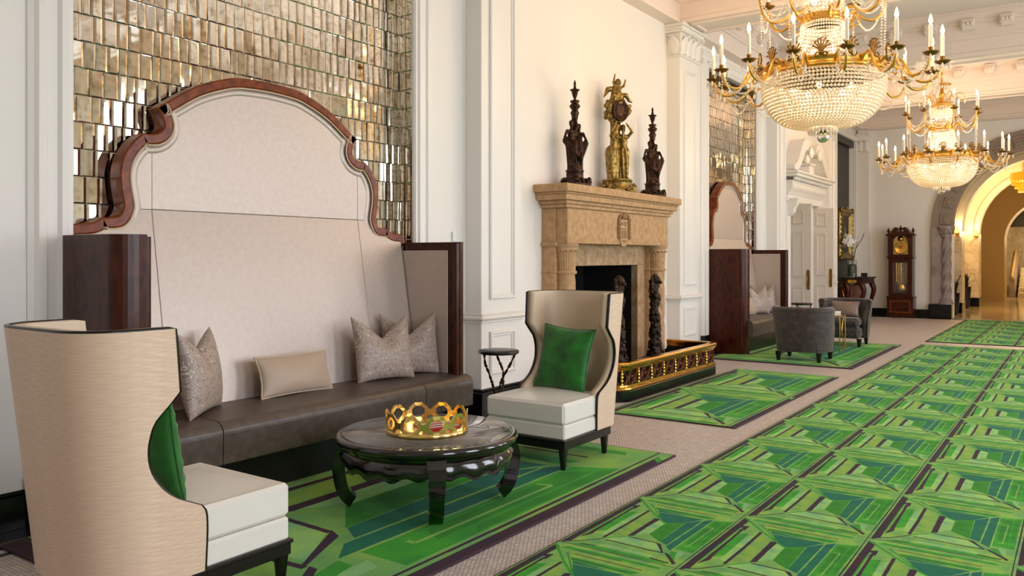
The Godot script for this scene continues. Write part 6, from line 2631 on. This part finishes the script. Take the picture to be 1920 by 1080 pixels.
	# amber hanging lamp
	t = thing("amber_lantern", "amber glass hanging lamp under the marble hall vault", "lamp", W(-1.22, 3.1, 24.0))
	m = MB.new()
	m.lathe(v2([.02, .10, .26, .12, .28, .16, .28, .32, .24, .34, .02, .36]), Vector3.ZERO, 28)
	part(t, "drum", m, M.amber_glass)
	for k in 3:
		m = MB.new()
		var rr := .24 - .07 * k
		for q in 26:
			var a := TAU * q / 26
			m.box(Vector3(cos(a) * rr - .012, .12 - .09 * (k + 1), sin(a) * rr - .012), Vector3(cos(a) * rr + .012, .12 - .09 * k + .03, sin(a) * rr + .012), .004)
		part(t, "glass_fringe", m, M.amber_glass)
	m = MB.new()
	m.tube([Vector3(0, .34, 0), Vector3(0, 1.0, 0)], .015, 8)
	part(t, "rod", m, M.brass)
	for p in [[Vector3(0, -.35, 0), 3.0], [Vector3(.5, -.2, -6.5), 4.0]]:
		if p[0].z < -1:
			continue
		var l := OmniLight3D.new()
		l.name = "lantern_light"
		l.light_color = Color(1, .86, .62)
		l.light_energy = p[1]
		l.light_size = .2
		l.omni_range = 30
		l.omni_attenuation = 2.0
		l.shadow_enabled = true
		t.add_child(l, true)
		l.position = p[0]
	# an added lamp, unseen behind the ochre arch, to brighten the stairs
	t = thing("added_stair_lamp", "added unseen amber lamp brightening the stairs beyond the last arch", "lamp", W(-.7, 2.2, 31.6))
	m = MB.new()
	m.lathe(v2([.02, 0, .14, .02, .16, .1, .14, .2, .02, .22]), Vector3.ZERO, 24)
	part(t, "drum", m, M.amber_glass)
	m = MB.new()
	m.tube([Vector3(0, .2, 0), Vector3(0, 1.9, 0)], .012, 8)
	part(t, "rod", m, M.brass)
	var l2 := OmniLight3D.new()
	l2.name = "added_stair_light"
	l2.light_color = Color(1, .88, .66)
	l2.light_energy = 5.0
	l2.light_size = .1
	l2.omni_range = 30
	l2.omni_attenuation = 2.0
	l2.shadow_enabled = true
	t.add_child(l2, true)
	l2.position = Vector3(0, .1, 0)
	# thermostat
	m = MB.new()
	m.box(Vector3(0, -.04, -.025), Vector3(.018, .04, .025), .005)
	single("wall_thermostat", m, M.plastic_white, "small white thermostat on the wall strip beside the banquette", "thermostat", W(NX, 1.50, 5.27))

# ------------------------------------------------------------------ scene
const DAY := 2.6          # daylight in each window
const CANDLE := .058      # each chandelier candle
const BOWL := .38         # each lamp inside the crystal bowls

func _ready():
	# camera
	var cam := Camera3D.new()
	cam.name = "camera"
	add_child(cam)
	cam.position = Vector3(0, 1.33, 0)
	cam.rotation.y = atan2(1070.0, 1530.0)
	cam.near = .05
	cam.far = 200
	cam.projection = Camera3D.PROJECTION_FRUSTUM
	cam.size = .05 * 1080.0 / 1530.0
	cam.frustum_offset = Vector2(0, -58.0 / 1530.0 * .05)
	cam.current = true
	# sky and exposure
	var env := Environment.new()
	var sky := Sky.new()
	var ps := ProceduralSkyMaterial.new()
	ps.sky_top_color = Color(.52, .68, .90)
	ps.sky_horizon_color = Color(.86, .92, .98)
	ps.ground_horizon_color = Color(.55, .62, .50)
	ps.ground_bottom_color = Color(.32, .38, .26)
	ps.energy_multiplier = 3.0
	sky.sky_material = ps
	env.background_mode = Environment.BG_SKY
	env.sky = sky
	env.tonemap_mode = Environment.TONE_MAPPER_LINEAR
	env.tonemap_exposure = 1.0
	env.sdfgi_enabled = true
	env.ssao_enabled = true
	env.ssil_enabled = true
	var we := WorldEnvironment.new()
	we.name = "world"
	we.environment = env
	add_child(we)
	make_materials()
	build_room()
	build_end()
	build_door()
	var k2 := .74
	var C1 := 3.416
	var C2 := 11.82
	var o1 := PackedVector2Array()
	for p in back_outline(1.0, .3):
		o1.append(Vector2(p.x * .93 + C1, p.y - .10))
	mirror_niche(2.12, 4.79, "wall_mirror_near", o1, 300, 1)
	mirror_niche(10.81, 12.93, "wall_mirror_far", [], 0, 2)
	settee(C1, 1.0, "walnut banquette with a tall arched pearl back in the near mirrored niche")
	settee(C2, k2, "narrower walnut banquette with an arched back in the far mirrored niche")
	build_rugs()
	build_chairs()
	place_pillow("damask_pillow", "silver damask pillow at the left end of the near banquette", "silver damask pillows", .46, .46, .17, M.damask, W(-3.97, .70, 2.69), PI / 2 + .62, -.14, .0, .11, null, 11)
	place_pillow("lumbar_pillow", "oblong champagne velvet pillow in the middle of the near banquette", "", .54, .25, .13, M.champagne_velvet, W(-4.02, .605, 3.39), PI / 2 - .04, -.28, .0, 0, M.satin_piping, 12, .002)
	place_pillow("damask_pillow", "silver damask pillow at the right end of the near banquette, in front", "silver damask pillows", .46, .46, .17, M.damask, W(-3.99, .70, 4.14), PI / 2 - .25, -.22, .0, .15, null, 13)
	place_pillow("damask_pillow", "silver damask pillow in the right corner of the near banquette, behind another", "silver damask pillows", .44, .46, .15, M.damask, W(-4.03, .70, 4.46), PI / 2 - .5, -.16, .0, .15, null, 14)
	place_pillow("lumbar_pillow", "cream pillow showing beside the far banquette's arm", "", .46, .25, .13, M.champagne_velvet, W(-4.02, .605, 11.75), PI / 2 - .04, -.28, .0, 0, M.satin_piping, 12)
	place_pillow("damask_pillow", "silver damask pillow on the far banquette, nearer of two", "silver damask pillows", .44, .44, .16, M.damask, W(-4.0, .69, 12.18), PI / 2 - .35, -.2, .0, .13, null, 15)
	place_pillow("damask_pillow", "silver damask pillow in the corner of the far banquette", "silver damask pillows", .44, .44, .16, M.damask, W(-4.03, .69, 12.52), PI / 2 - .6, -.16, .0, .13, null, 16)
	build_tables()
	build_fireplace()
	build_statues()
	chandelier(-1.95, 7.75, "large gilt crystal chandelier with candle arms, nearer one at top right", .12)
	chandelier(-1.95, 15.45, "large gilt crystal chandelier with candle arms, farther one by the arch", .05)
	build_far()
